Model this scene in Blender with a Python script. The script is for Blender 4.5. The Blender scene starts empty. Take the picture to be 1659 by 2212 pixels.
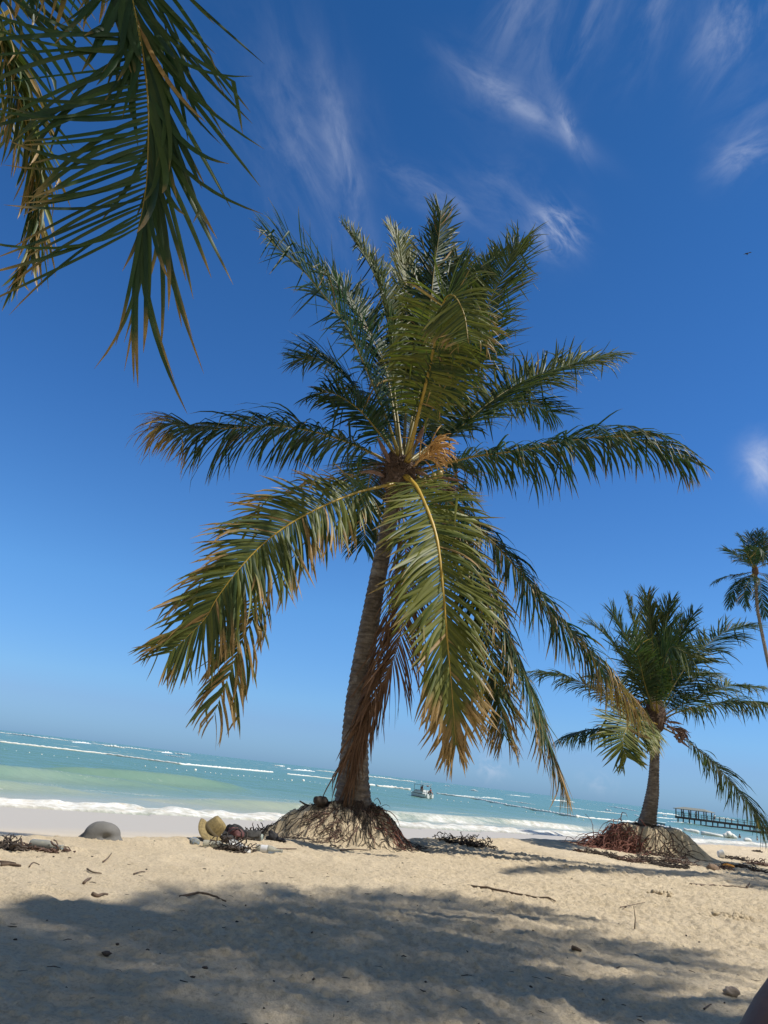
import bpy, math, random
import numpy as np
from mathutils import Vector, Matrix
random.seed(7)
RNG = np.random.default_rng(11)
R = math.radians
scene = bpy.context.scene
col = scene.collection
CAMZ = 0.76
SEA = -2.24
# ------------------------------------------------------------------ camera
F = 26/36*2212
PITCH, ROLL = R(19.5), R(6.8)
fw = np.array([0, math.cos(PITCH), math.sin(PITCH)])
U0 = np.array([0, -math.sin(PITCH), math.cos(PITCH)])
R0 = np.array([1., 0, 0])
cr = math.cos(ROLL)*R0 + math.sin(ROLL)*U0
cu = -math.sin(ROLL)*R0 + math.cos(ROLL)*U0
CAM = np.array([0, 0, CAMZ])
cam = bpy.data.cameras.new('camera')
cam.sensor_fit = 'VERTICAL'; cam.sensor_height = 36; cam.lens = 26
cam.clip_start = 0.05; cam.clip_end = 60000
co = bpy.data.objects.new('camera', cam); col.objects.link(co)
co.matrix_world = Matrix(((cr[0], cu[0], -fw[0], 0), (cr[1], cu[1], -fw[1], 0), (cr[2], cu[2], -fw[2], CAMZ), (0, 0, 0, 1)))
scene.camera = co

def ray(px, py):
    return (px-829.5)/F*cr - (py-1106)/F*cu + fw
def at(px, py, Y):
    d = ray(px, py); return CAM + d*(Y/d[1])
def on(px, py, z=0.0, ymax=1500):
    d = ray(px, py)
    t = (z-CAMZ)/d[2] if d[2] < -1e-6 else 1e9
    if t*d[1] > ymax or t < 0: t = ymax/d[1]
    p = CAM+d*t
    return np.array([p[0], p[1], z])
def proj(p):
    v = np.asarray(p)-CAM
    return 829.5+F*(v@cr)/(v@fw), 1106-F*(v@cu)/(v@fw)

# ------------------------------------------------------------------ noise
def _h(ix, iy, seed):
    ix = ix.astype(np.int64); iy = iy.astype(np.int64)
    n = (ix*374761393 + iy*668265263 + seed*974634777) & 0xffffffff
    n = ((n ^ (n >> 13))*1274126177) & 0xffffffff
    n = ((n ^ (n >> 16))*2246822519) & 0xffffffff
    return ((n ^ (n >> 15)) & 0xffff)/65535.0
def vn(x, y, seed=0):
    x = np.asarray(x, float); y = np.asarray(y, float)
    fx, fy = np.floor(x), np.floor(y)
    u, v = x-fx, y-fy
    u = u*u*u*(u*(u*6-15)+10); v = v*v*v*(v*(v*6-15)+10)
    a = _h(fx, fy, seed); b = _h(fx+1, fy, seed); c = _h(fx, fy+1, seed); d = _h(fx+1, fy+1, seed)
    return (a*(1-u)+b*u)*(1-v)+(c*(1-u)+d*u)*v
def fbm(x, y, f, o, seed):
    s = 0; a = 1; t = 0
    for i in range(o):
        s = s+a*vn(x*f+i*17.3, y*f-i*9.1, seed+i); t += a; a *= .5; f *= 2.03
    return s/t
def sstep(a, b, x):
    t = np.clip((x-a)/(b-a), 0, 1); return t*t*(3-2*t)

# ------------------------------------------------------------------ object helpers
def tag(o, label=None, cat=None, group=None, kind=None):
    if label: o['label'] = label
    if cat: o['category'] = cat
    if group: o['group'] = group
    if kind: o['kind'] = kind
    return o
def empty(name, loc, label, cat, group=None):
    o = bpy.data.objects.new(name, None); col.objects.link(o); o.location = Vector(loc)
    o.empty_display_size = .2
    return tag(o, label, cat, group)
def mesh(name, V, Fs, mat, parent=None, smooth=True, attrs=None, mats=None, mi=None):
    me = bpy.data.meshes.new(name)
    V = np.asarray(V, np.float32)
    if parent is not None:
        w = parent
        off = np.zeros(3)
        while w is not None:
            off += np.array(w.location); w = w.parent
        V = V-off.astype(np.float32)
    if isinstance(Fs, np.ndarray):
        n, k = Fs.shape
        me.vertices.add(len(V)); me.vertices.foreach_set('co', V.ravel())
        me.loops.add(n*k); me.loops.foreach_set('vertex_index', Fs.ravel().astype(np.int32))
        me.polygons.add(n); me.polygons.foreach_set('loop_start', np.arange(0, n*k, k, dtype=np.int32))
        me.update(calc_edges=True)
    else:
        me.from_pydata(V.tolist(), [], [list(map(int, f)) for f in Fs])
    for k, v in (attrs or {}).items():
        v = np.asarray(v, np.float32)
        if v.ndim == 2:
            a = me.attributes.new(k, 'FLOAT_COLOR', 'POINT')
            c = np.ones((len(V), 4), np.float32); c[:, :3] = v
            a.data.foreach_set('color', c.ravel())
        else:
            a = me.attributes.new(k, 'FLOAT', 'POINT'); a.data.foreach_set('value', v)
    me.polygons.foreach_set('use_smooth', np.full(len(me.polygons), smooth))
    for m in (mats or [mat]): me.materials.append(m)
    if mi is not None: me.polygons.foreach_set('material_index', np.asarray(mi, np.int32))
    me.update()
    o = bpy.data.objects.new(name, me); col.objects.link(o)
    if parent is not None: o.parent = parent
    return o
class MB:
    def __init__(s): s.V = []; s.F = []; s.n = 0
    def add(s, V, Fs):
        V = np.asarray(V, float); s.V.append(V); s.F += [[i+s.n for i in f] for f in Fs]; s.n += len(V); return s
    def tube(s, P, rad, k=6, caps=True, flat=1.0, upv=None):
        P = np.asarray(P, float); n = len(P); rad = np.broadcast_to(rad, (n,))
        T = np.gradient(P, axis=0); T /= np.linalg.norm(T, axis=1)[:, None]+1e-12
        a = np.array([0, 0, 1.]) if upv is None else np.asarray(upv, float)
        if abs(T[0] @ a) > .95: a = np.array([0.3, 1., 0.1])
        N = a-T[0]*(T[0] @ a); N /= np.linalg.norm(N)
        V = []
        for i in range(n):
            N = N-T[i]*(T[i] @ N); N /= np.linalg.norm(N)+1e-12
            B = np.cross(T[i], N)
            for j in range(k):
                th = 2*math.pi*j/k
                V.append(P[i]+rad[i]*(math.cos(th)*N*flat+math.sin(th)*B))
        Fs = [[i*k+j, i*k+(j+1) % k, (i+1)*k+(j+1) % k, (i+1)*k+j] for i in range(n-1) for j in range(k)]
        if caps: Fs += [list(range(k))[::-1], [(n-1)*k+j for j in range(k)]]
        return s.add(V, Fs)
    def box(s, lo, hi, M=None):
        x0, y0, z0 = lo; x1, y1, z1 = hi
        V = np.array([[x0, y0, z0], [x1, y0, z0], [x1, y1, z0], [x0, y1, z0], [x0, y0, z1], [x1, y0, z1], [x1, y1, z1], [x0, y1, z1]], float)
        if M is not None: V = np.array([list(M @ Vector(v)) for v in V])
        return s.add(V, [[0, 3, 2, 1], [4, 5, 6, 7], [0, 1, 5, 4], [1, 2, 6, 5], [2, 3, 7, 6], [3, 0, 4, 7]])
    def lathe(s, prof, k=24, M=None):
        V = []
        for r, z in prof:
            for j in range(k):
                th = 2*math.pi*j/k; V.append([r*math.cos(th), r*math.sin(th), z])
        V = np.array(V)
        if M is not None: V = np.array([list(M @ Vector(v)) for v in V])
        n = len(prof)
        return s.add(V, [[i*k+j, i*k+(j+1) % k, (i+1)*k+(j+1) % k, (i+1)*k+j] for i in range(n-1) for j in range(k)])
    def blob(s, c, r, seed=0, rough=.15, n=10, m=14):
        V = []; Fs = []
        for i in range(n+1):
            ph = math.pi*i/n
            for j in range(m):
                th = 2*math.pi*j/m
                V.append([math.sin(ph)*math.cos(th), math.sin(ph)*math.sin(th), math.cos(ph)])
        V = np.array(V)
        q = vn(V[:, 0]*2.1+V[:, 2]*1.3+seed*3.7, V[:, 1]*2.1-V[:, 2]*1.1+seed*1.9, seed)-.5
        q2 = vn(V[:, 0]*5+V[:, 2]*3+seed, V[:, 1]*5-V[:, 2]*3, seed+5)-.5
        V = V*(1+2*rough*q+rough*q2)[:, None]*np.asarray(r)+np.asarray(c)
        for i in range(n):
            for j in range(m): Fs.append([i*m+j, (i+1)*m+j, (i+1)*m+(j+1) % m, i*m+(j+1) % m])
        return s.add(V, Fs)
    def build(s, name, mat, parent=None, smooth=True, attrs=None):
        return mesh(name, np.concatenate(s.V), s.F, mat, parent, smooth, attrs)

# ------------------------------------------------------------------ node helpers
class NT:
    def __init__(s, tree): s.t = tree; s.L = tree.links
    def n(s, typ, **kw):
        x = s.t.nodes.new(typ)
        for k, v in kw.items(): setattr(x, k, v)
        return x
    def put(s, sock, v):
        if isinstance(v, bpy.types.NodeSocket): s.L.new(v, sock)
        elif v is not None: sock.default_value = v
    def math(s, op, a, b=None, c=None, clamp=False):
        x = s.n('ShaderNodeMath', operation=op, use_clamp=clamp)
        s.put(x.inputs[0], a); s.put(x.inputs[1], b); s.put(x.inputs[2], c); return x.outputs[0]
    def dot(s, a, b):
        x = s.n('ShaderNodeVectorMath', operation='DOT_PRODUCT'); s.put(x.inputs[0], a); s.put(x.inputs[1], b); return x.outputs['Value']
    def mixc(s, f, a, b, mode='MIX'):
        x = s.n('ShaderNodeMix', data_type='RGBA', blend_type=mode, clamp_factor=True)
        s.put(x.inputs[0], f); s.put(x.inputs[6], a); s.put(x.inputs[7], b); return x.outputs[2]
    def noise(s, vec, scale, detail=4, rough=.55, dist=0, out=0):
        x = s.n('ShaderNodeTexNoise'); s.put(x.inputs['Vector'], vec)
        x.inputs['Scale'].default_value = scale; x.inputs['Detail'].default_value = detail
        x.inputs['Roughness'].default_value = rough; x.inputs['Distortion'].default_value = dist
        return x.outputs[out]
    def ramp(s, f, stops):
        x = s.n('ShaderNodeValToRGB'); s.put(x.inputs[0], f)
        e = x.color_ramp.elements
        while len(e) < len(stops): e.new(.5)
        for q, (p, c) in zip(e, stops): q.position = p; q.color = (*c, 1) if len(c) == 3 else c
        return x.outputs[0]
    def attr(s, name, out='Fac'):
        return s.n('ShaderNodeAttribute', attribute_name=name).outputs[out]
    def bump(s, h, strength=.5, dist=.01, nrm=None):
        x = s.n('ShaderNodeBump'); x.inputs['Strength'].default_value = strength; x.inputs['Distance'].default_value = dist
        s.put(x.inputs['Height'], h)
        if nrm is not None: s.put(x.inputs['Normal'], nrm)
        return x.outputs[0]
    def xyz(s, x, y, z):
        q = s.n('ShaderNodeCombineXYZ'); s.put(q.inputs[0], x); s.put(q.inputs[1], y); s.put(q.inputs[2], z); return q.outputs[0]
    def sep(s, v):
        q = s.n('ShaderNodeSeparateXYZ'); s.put(q.inputs[0], v); return q.outputs
    def scale(s, v, sc):
        x = s.n('ShaderNodeVectorMath', operation='MULTIPLY'); s.put(x.inputs[0], v); x.inputs[1].default_value = sc; return x.outputs[0]
def newmat(name):
    m = bpy.data.materials.new(name); m.use_nodes = True
    t = NT(m.node_tree); b = m.node_tree.nodes['Principled BSDF']; o = m.node_tree.nodes['Material Output']
    return m, t, b, o
def C4(c): return (*c, 1)
def simple(name, c, rough=.6, var=.25, scale=8, bump=.0, spec=.5, metal=0, bscale=None):
    m, t, b, o = newmat(name)
    P = t.n('ShaderNodeTexCoord').outputs['Object']
    f = t.noise(P, scale, 5)
    dark = tuple(x*(1-var) for x in c); lite = tuple(min(1, x*(1+var)) for x in c)
    t.put(b.inputs['Base Color'], t.ramp(f, [(.3, dark), (.7, lite)]))
    b.inputs['Roughness'].default_value = rough; b.inputs['Specular IOR Level'].default_value = spec
    b.inputs['Metallic'].default_value = metal
    if bump: t.put(b.inputs['Normal'], t.bump(t.noise(P, bscale or scale*4, 4), bump, .01))
    return m

# leaf: tint R = dryness, G = yellowness, B = random
def leafmat(name, g0, g1, yel, brn, spec=.27, trans=.25, rough=.47):
    m, t, b, o = newmat(name)
    a = t.n('ShaderNodeSeparateColor'); t.put(a.inputs[0], t.attr('tint', 'Color'))
    P = t.n('ShaderNodeTexCoord').outputs['Object']
    nz = t.noise(P, 9, 3)
    c = t.mixc(a.outputs[2], C4(g0), C4(g1))
    c = t.mixc(t.math('MULTIPLY', a.outputs[1], t.math('ADD', t.math('MULTIPLY', nz, .6), .6), clamp=True), c, C4(yel))
    bc = t.mixc(t.noise(P, 30, 3), C4(tuple(x*.5 for x in brn)), C4(tuple(x*1.5 for x in brn)))
    c = t.mixc(a.outputs[0], c, bc)
    t.put(b.inputs['Base Color'], c)
    b.inputs['Roughness'].default_value = rough; b.inputs['Specular IOR Level'].default_value = spec
    tr = t.n('ShaderNodeBsdfTranslucent')
    t.put(tr.inputs[0], t.mixc(1.0, c, C4((1.0, 1.35, .65)), 'MULTIPLY'))
    mx = t.n('ShaderNodeMixShader'); mx.inputs[0].default_value = trans
    t.L.new(b.outputs[0], mx.inputs[1]); t.L.new(tr.outputs[0], mx.inputs[2]); t.L.new(mx.outputs[0], o.inputs[0])
    return m
M_LEAF = leafmat('palm_leaf', (.010, .034, .023), (.029, .070, .029), (.17, .18, .034), (.31, .20, .08), trans=.22)
M_DEAD = leafmat('dead_palm_leaf', (.10, .055, .03), (.16, .095, .06), (.24, .14, .06), (.15, .085, .055), spec=.25, trans=.12, rough=.6)
def ribmat():
    m, t, b, o = newmat('palm_midrib')
    a = t.n('ShaderNodeSeparateColor'); t.put(a.inputs[0], t.attr('tint', 'Color'))
    P = t.n('ShaderNodeTexCoord').outputs['Object']
    c = t.mixc(a.outputs[1], C4((.12, .13, .035)), C4((.52, .36, .05)))
    c = t.mixc(a.outputs[0], c, C4((.20, .13, .08)))
    c = t.mixc(t.noise(P, 14, 4), c, t.mixc(1.0, c, C4((.6, .55, .5)), 'MULTIPLY'))
    t.put(b.inputs['Base Color'], c); b.inputs['Roughness'].default_value = .45
    return m
M_RIB = ribmat()
def barkmat():
    m, t, b, o = newmat('palm_bark')
    P = t.n('ShaderNodeTexCoord').outputs['Object']
    n1 = t.noise(t.scale(P, (3, 3, 14)), 2.2, 6, .62, .6)
    n2 = t.noise(t.scale(P, (16, 16, 3)), 2.5, 5, .6)
    c = t.ramp(n1, [(.30, (.065, .052, .043)), (.48, (.20, .17, .145)), (.68, (.38, .34, .30))])
    c = t.mixc(t.math('MULTIPLY', n2, .6), c, C4((.10, .082, .068)))
    st = t.noise(t.scale(P, (2.2, 2.2, 1.1)), 1.3, 5, .65)
    c = t.mixc(t.ramp(st, [(.42, (0, 0, 0)), (.62, (.75, .75, .75))]), c, t.mixc(1.0, c, C4((.50, .44, .38)), 'MULTIPLY'))
    c = t.mixc(t.ramp(t.noise(P, 5.5, 4, .6), [(.58, (0, 0, 0)), (.72, (.5, .5, .5))]), c, C4((.42, .40, .36)))
    t.put(b.inputs['Base Color'], c); b.inputs['Roughness'].default_value = .85
    t.put(b.inputs['Normal'], t.bump(t.math('ADD', n1, t.math('MULTIPLY', n2, .6)), .9, .02))
    return m
M_BARK = barkmat()
M_FIBRE = simple('palm_fibre', (.085, .052, .035), .9, .5, 30, .4)
M_SPATHE = simple('palm_spathe', (.17, .10, .075), .6, .4, 12, .2)
M_FLOWER = simple('palm_flower', (.50, .30, .11), .7, .3, 40)
M_NUT = simple('young_coconut', (.30, .22, .07), .45, .3, 8)
M_ROOT = simple('palm_root', (.12, .072, .052), .85, .5, 25, .5)
M_ROOTRED = simple('palm_root_red', (.21, .085, .06), .8, .45, 18, .5)
M_WEED = simple('dried_weed', (.06, .045, .035), .9, .5, 40, .5)
M_TWIG = simple('twig_wood', (.11, .075, .05), .85, .5, 30, .4)

# ------------------------------------------------------------------ terrain
Y0 = 9.35
TB = at(762, 1748, Y0)                    # base of the main palm
Y1 = 14.0
TB2 = at(1399, 1784, Y1)                  # base of the second palm
def shore(x, y): return ((y-x)-8.75)/math.sqrt(2)
FP = [(RNG.uniform(-5, 8), RNG.uniform(2.4, 12), RNG.uniform(.09, .2), RNG.uniform(.004, .016), RNG.uniform(0, 3.14)) for _ in range(220)]
def mound(x, y, c, h, rl, rr, rf, rg_=1.1):
    dx, dy = x-c[0], y-c[1]
    r = np.sqrt((dx/np.where(dx < 0, rl, rr))**2+(dy/rf)**2)
    th = np.arctan2(dy, dx)
    r = r*(1+.16*(vn(th*2.3+5, r*1.5, 31)-.5)+.10*(vn(th*6+5, r*3, 32)-.5))
    p = np.clip(1-r, 0, None)
    prof = .25*sstep(0, .40, p)+.75*sstep(.10, .62, p)
    ridge = ((vn(th*4.5+r*2.2+3, r*7, 33)-.5)*.34+(vn(th*13+r*3, r*15, 34)-.5)*.13+(vn(x*9, y*9, 35)-.5)*.10)*np.exp(-((r-.5)/.33)**2)
    return h*prof+ridge*h*rg_
def H(x, y, fine=True):
    x = np.atleast_1d(np.asarray(x, float)); y = np.atleast_1d(np.asarray(y, float))
    s = shore(x, y)
    xl = x-(s*.35)
    s = s-((np.clip(9.6+.28*x, 8.85, 11.2)-8.75)/1.414)*(1-sstep(0, 14, s))
    s = s+.35*(fbm(x, y, .3, 2, 3)-.5)*np.exp(-(s/6)**2)*2
    z = np.where(s < 0, 0, -.0700*s)
    z = np.where(s > 28.1, -2.24-.08*(s-28.1), z)
    z = z-.28*sstep(-.2, .9, s)*(1-.0*s)+.03*np.exp(-((s+.3)/.35)**2)
    z = np.maximum(z, -7)
    land = 1-sstep(.2, 2.5, s)
    rr = np.hypot(x, y)
    fade = 1-sstep(25, 60, rr)
    z = z+land*fade*.05*(fbm(x, y, .55, 2, 4)-.5)
    if MH1 is not None:
        z = z+mound(x, y, (TB[0]-.05, TB[1]), MH1, 1.55, .92, .85)+mound(x, y, (TB2[0], TB2[1]), MH2, 1.1, 1.35, .72, .35)
        mm_ = np.exp(-(((x-TB[0]+.2)/1.0)**2+((y-TB[1])/.8)**2)**2)
        mm_ = np.maximum(mm_, .7*np.exp(-(((x-TB2[0])/1.0)**2+((y-TB2[1])/.8)**2)**2))
        if fine: z = z+mm_*(.07*(fbm(x, y, 8, 3, 81)-.5)+.035*(vn(x*26, y*26, 82)-.5))
    if fine:
        lf = land*fade
        z = z+lf*.014*(fbm(x, y, 1.9, 3, 5)-.5)
        rough = .35+.9*sstep(.35, .7, vn(x*.5, y*.5, 77))
        cl = fbm(x, y, 9, 3, 6)
        z = z+lf*rough*.016*np.clip(cl-.50, 0, 1)*2.2
        c2 = vn(x*23, y*23, 9)
        rough = rough*np.clip(np.hypot(x, y)/7.5, .30, 1)
        z = z+lf*rough*.013*np.clip(c2-.5, 0, 1)*3.2+lf*rough*.021*(vn(x*45, y*45, 10)-.5)+lf*.010*np.clip(vn(x*31, y*31, 11)-.68, 0, 1)*3
        fps = FP if x.size > 60 else [q for q in FP if abs(x[0]-q[0]) < .7+np.ptp(x) and abs(y[0]-q[1]) < .7+np.ptp(y)]
        for (fx, fy, fr, fd, fa) in fps:
            k = np.where((abs(x-fx) < .6) & (abs(y-fy) < .6))[0]
            if len(k) == 0: continue
            dx, dy = x[k]-fx, y[k]-fy
            u = (dx*math.cos(fa)+dy*math.sin(fa))/(fr*1.5); v = (-dx*math.sin(fa)+dy*math.cos(fa))/fr
            q = np.sqrt(u*u+v*v)
            z[k] += land[k]*(-fd*np.exp(-(q/.8)**4)+.7*fd*np.exp(-((q-1.15)/.3)**2))
    return z
MH1 = None
_m1, _m2 = TB[2]+.02-H(TB[0], TB[1], False)[0], TB2[2]+.0-H(TB2[0], TB2[1], False)[0]
MH1, MH2 = _m1, _m2
def gz(x, y): return float(H(x, y)[0])
def ground(px, py, it=14):
    """where the pixel's ray meets the sand"""
    d = ray(px, py); t = np.geomspace(1.5, 60, 1200)
    P = CAM+d*t[:, None]
    k = int(np.argmax(P[:, 2] < H(P[:, 0], P[:, 1], False)))
    return np.array([P[k, 0], P[k, 1], gz(P[k, 0], P[k, 1])])

def polar(angs, rs, wrap):
    A, Rr = np.meshgrid(angs, rs)
    X = (Rr*np.sin(A)).ravel(); Y = (Rr*np.cos(A)).ravel()
    n, k = len(rs), len(angs)
    I, J = np.meshgrid(np.arange(n-1), np.arange(k if wrap else k-1), indexing='ij')
    J2 = (J+1) % k
    Fs = np.stack([(I*k+J).ravel(), (I*k+J2).ravel(), ((I+1)*k+J2).ravel(), ((I+1)*k+J).ravel()], 1)[:, ::-1]
    return X, Y, Fs
angs = np.concatenate([np.radians(np.arange(-47, 47, .13)), np.radians(np.arange(47, 313, 3.5))])
rs = np.concatenate([np.geomspace(.05, 2, 14)[:-1], np.geomspace(2, 15, 640)[:-1], np.geomspace(15, 30, 90)[:-1], np.geomspace(30, 9000, 60)])
X, Y, Fs = polar(angs, rs, True)
Z = H(X, Y)
S = shore(X, Y)
_dx, _dy = X-TB[0], Y-TB[1]; _r = np.hypot(_dx/np.where(_dx < 0, 1.15, .8), _dy/.85)
mat1 = (1-sstep(.22, .62, _r+.5*(fbm(X, Y, 5, 3, 71)-.5)))*(.35+.65*sstep(.35, .6, vn(np.arctan2(_dy, _dx)*9, _r*3, 72)))
mat1 = np.maximum(mat1, (1-sstep(.5, 1.1, _r))*sstep(.62, .75, vn(np.arctan2(_dy, _dx)*14+_r*2, _r*3.5, 73))*.8)
_dx, _dy = X-TB2[0], Y-TB2[1]; _r = np.hypot(_dx, _dy/.8)
mat1 = np.maximum(mat1, 1-sstep(.14, .36, _r+.3*(fbm(X, Y, 6, 2, 74)-.5)))
wet = sstep(4.5, 9.5, S+2.2*(fbm(X, Y, .3, 3, 40)-.5))
def sandmat():
    m, t, b, o = newmat('beach_sand')
    P = t.n('ShaderNodeNewGeometry').outputs['Position']
    w = t.attr('wet')
    n1 = t.noise(P, 1.3, 5); n2 = t.noise(P, 60, 4, .7)
    c = t.ramp(n1, [(.3, (.70, .57, .385)), (.7, (.82, .675, .465))])
    c = t.mixc(t.math('MULTIPLY', t.ramp(n2, [(.38, (1, 1, 1)), (.5, (0, 0, 0))]), .35), c, C4((.33, .25, .17)))
    c = t.mixc(t.attr('rootmat'), c, C4((.115, .088, .068)))
    c = t.mixc(w, c, C4((.50, .45, .375)))
    t.put(b.inputs['Base Color'], c)
    t.put(b.inputs['Roughness'], t.math('SUBTRACT', .95, t.math('MULTIPLY', w, .40)))
    b.inputs['Specular IOR Level'].default_value = .25
    h = t.math('ADD', t.noise(P, 55, 5, .75), t.math('MULTIPLY', t.noise(P, 190, 3, .7), .5))
    bp = t.n('ShaderNodeBump'); bp.inputs['Distance'].default_value = .03
    t.put(bp.inputs['Strength'], t.math('SUBTRACT', .85, t.math('MULTIPLY', w, .8)))
    t.put(bp.inputs['Height'], h)
    t.put(b.inputs['Normal'], bp.outputs[0])
    return m
M_SAND = sandmat()
g = mesh('beach', np.stack([X, Y, Z], 1), Fs, M_SAND, attrs={'wet': wet, 'rootmat': mat1})
tag(g, kind='structure')

# ------------------------------------------------------------------ sea
angs = np.concatenate([np.radians(np.arange(-100, -46, 2.0)), np.radians(np.arange(-46, 46, .16)), np.radians(np.arange(46, 75, 2.0))])
rs = np.concatenate([np.geomspace(14, 300, 560)[:-1], np.geomspace(300, 1500, 130)[:-1], np.geomspace(1500, 40000, 30)])
X, Y, Fs = polar(angs, rs, False)
S = shore(X, Y); A = (X+Y)/math.sqrt(2)
Rr = np.hypot(X, Y)
near = 1-sstep(120, 400, Rr)
sw = .14*np.sin(S*.55+2.5*fbm(A, S, .05, 2, 50))*sstep(31, 50, S)*near
ch = .16*(fbm(S*1.0, A*.45, .5, 4, 51)-.5)*sstep(27, 46, S)*near
def breaker(s0, a0, la, amp, wf=1.0, wb=3.2):
    ss = s0+1.6*(vn(A*.11, A*0+s0, 52)-.5)*2
    d = S-ss
    e = np.exp(-np.abs((A-a0)/la)**3)
    return amp*e*np.where(d < 0, np.exp(-(d/wf)**2), np.exp(-(d/wb)**2)), e*np.exp(-((d+.4)/1.0)**2), e*np.exp(-((d+1.0)/3.0)**2)
BR = [(47, 20, 13, .75), (38.5, 14, 9, .5), (58, 38, 10, .85), (35.5, 40, 13, .5), (37, 66, 16, .45)]
Z = SEA+sw+ch
face = np.zeros_like(X); crest = np.zeros_like(X)
for b_ in BR:
    z_, c_, f_ = breaker(*b_)
    Z = Z+z_; crest = np.maximum(crest, c_); face = np.maximum(face, f_)
edge = 28.0+1.1*(vn(A*.16, A*0, 53)-.5)*2+.7*(vn(A*.5, A*0, 54)-.5)
wash = sstep(-.3, .3, S-edge)*(1-sstep(2.0, 4.0, S-edge+1.6*(fbm(A, S, .45, 3, 55)-.5)*2))
Z = Z+.22*np.exp(-((S-edge-1.6)/1.3)**2)*(.4+vn(A*1.3, S*1.3, 56))
Z = np.where(S < edge, np.minimum(Z, SEA-.05-.1*(edge-S)), Z)
str1 = sstep(.56, .74, fbm(A*.30, S*1.25, .5, 4, 57))*sstep(31.5, 34, S)*(1-sstep(40, 62, S))*.40
str1 = np.maximum(str1, sstep(.5, .75, fbm(A*.14, S*.9, .5, 4, 67))*sstep(32, 35, S)*(1-sstep(42, 56, S))*.55*sstep(26, 40, A))
foam = np.maximum(wash*(.38+.75*fbm(A, S, 1.6, 4, 58)), str1)
cf = np.zeros_like(X)
for (s0, a0, la, am) in [(38.5, 16.5, 1.6, .42), (35.5, 42, 4.5, 1.1), (58, 37, 2.0, .3), (35.0, 53, 6, .8), (37, 70, 10, .85)]:
    ss = s0+1.6*(vn(A*.11, A*0+s0, 52)-.5)*2
    cf = np.maximum(cf, am*np.exp(-((A-a0)/la)**2)*np.exp(-((S-ss+.9)/1.5)**2)*(.35+1.1*fbm(A, S, 1.5, 3, 59)))
foam = np.clip(np.maximum(foam, cf), 0, 1)
capn = sstep(.70, .78, fbm(A*.12, S*.5, .5, 4, 61))*sstep(150, 300, S)*.8
foam = np.maximum(foam, capn)
Z = Z-.00*X
def seamat():
    m, t, b, o = newmat('sea_water')
    P = t.n('ShaderNodeNewGeometry').outputs['Position']
    sh = t.math('DIVIDE', t.attr('shore'), 300, clamp=True)
    pat = t.noise(t.scale(P, (.05, .05, .05)), 1.0, 4, .6, .4)
    sh = t.math('ADD', sh, t.math('MULTIPLY', t.math('SUBTRACT', pat, .5), .10))
    c = t.ramp(sh, [(.09, (.42, .40, .33)), (.12, (.28, .335, .265)), (.155, (.17, .27, .22)), (.21, (.115, .225, .18)), (.6, (.105, .22, .165)), (1, (.095, .21, .16))])
    c = t.mixc(t.math('MULTIPLY', t.attr('face'), t.math('MULTIPLY', t.noise(t.scale(P, (.35, .35, 1)), 1.0, 4), .42)), c, C4((.28, .36, .26)))
    fo = t.attr('foam')
    fn = t.noise(P, 3.5, 5, .7)
    ff = t.math('ADD', fo, t.math('MULTIPLY', t.math('SUBTRACT', fn, .5), .9))
    ff = t.math('MULTIPLY', t.n('ShaderNodeMapRange').outputs[0], 1) if False else ff
    mr = t.n('ShaderNodeMapRange'); t.put(mr.inputs[0], ff); mr.inputs[1].default_value = .30; mr.inputs[2].default_value = .88
    gate = t.math('MINIMUM', t.math('MULTIPLY', fo, 6), 1)
    ff = t.math('MULTIPLY', mr.outputs[0], gate)
    fc = t.mixc(t.ramp(t.noise(P, 2.2, 5, .65), [(.38, (0, 0, 0)), (.66, (1, 1, 1))]), C4((.80, .80, .76)), C4((.54, .49, .40)))
    c = t.mixc(ff, c, fc)
    t.put(b.inputs['Base Color'], c)
    t.put(b.inputs['Roughness'], t.math('ADD', .22, t.math('MULTIPLY', ff, .6)))
    b.inputs['IOR'].default_value = 1.33
    b.inputs['Specular IOR Level'].default_value = .13
    P2 = t.n('ShaderNodeMapping'); t.put(P2.inputs[0], P); P2.inputs['Rotation'].default_value = (0, 0, R(-45)); P2.inputs['Scale'].default_value = (.5, 1.2, 1)
    h = t.math('ADD', t.noise(P2.outputs[0], .8, 6, .6, .3), t.math('MULTIPLY', t.noise(P2.outputs[0], .12, 3), 2.0))
    t.put(b.inputs['Normal'], t.bump(h, .55, .35))
    return m
sea = mesh('sea_water', np.stack([X, Y, Z], 1), Fs, seamat(), attrs={'shore': S, 'foam': foam, 'face': np.clip(face, 0, 1)})
tag(sea, kind='structure')

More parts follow.
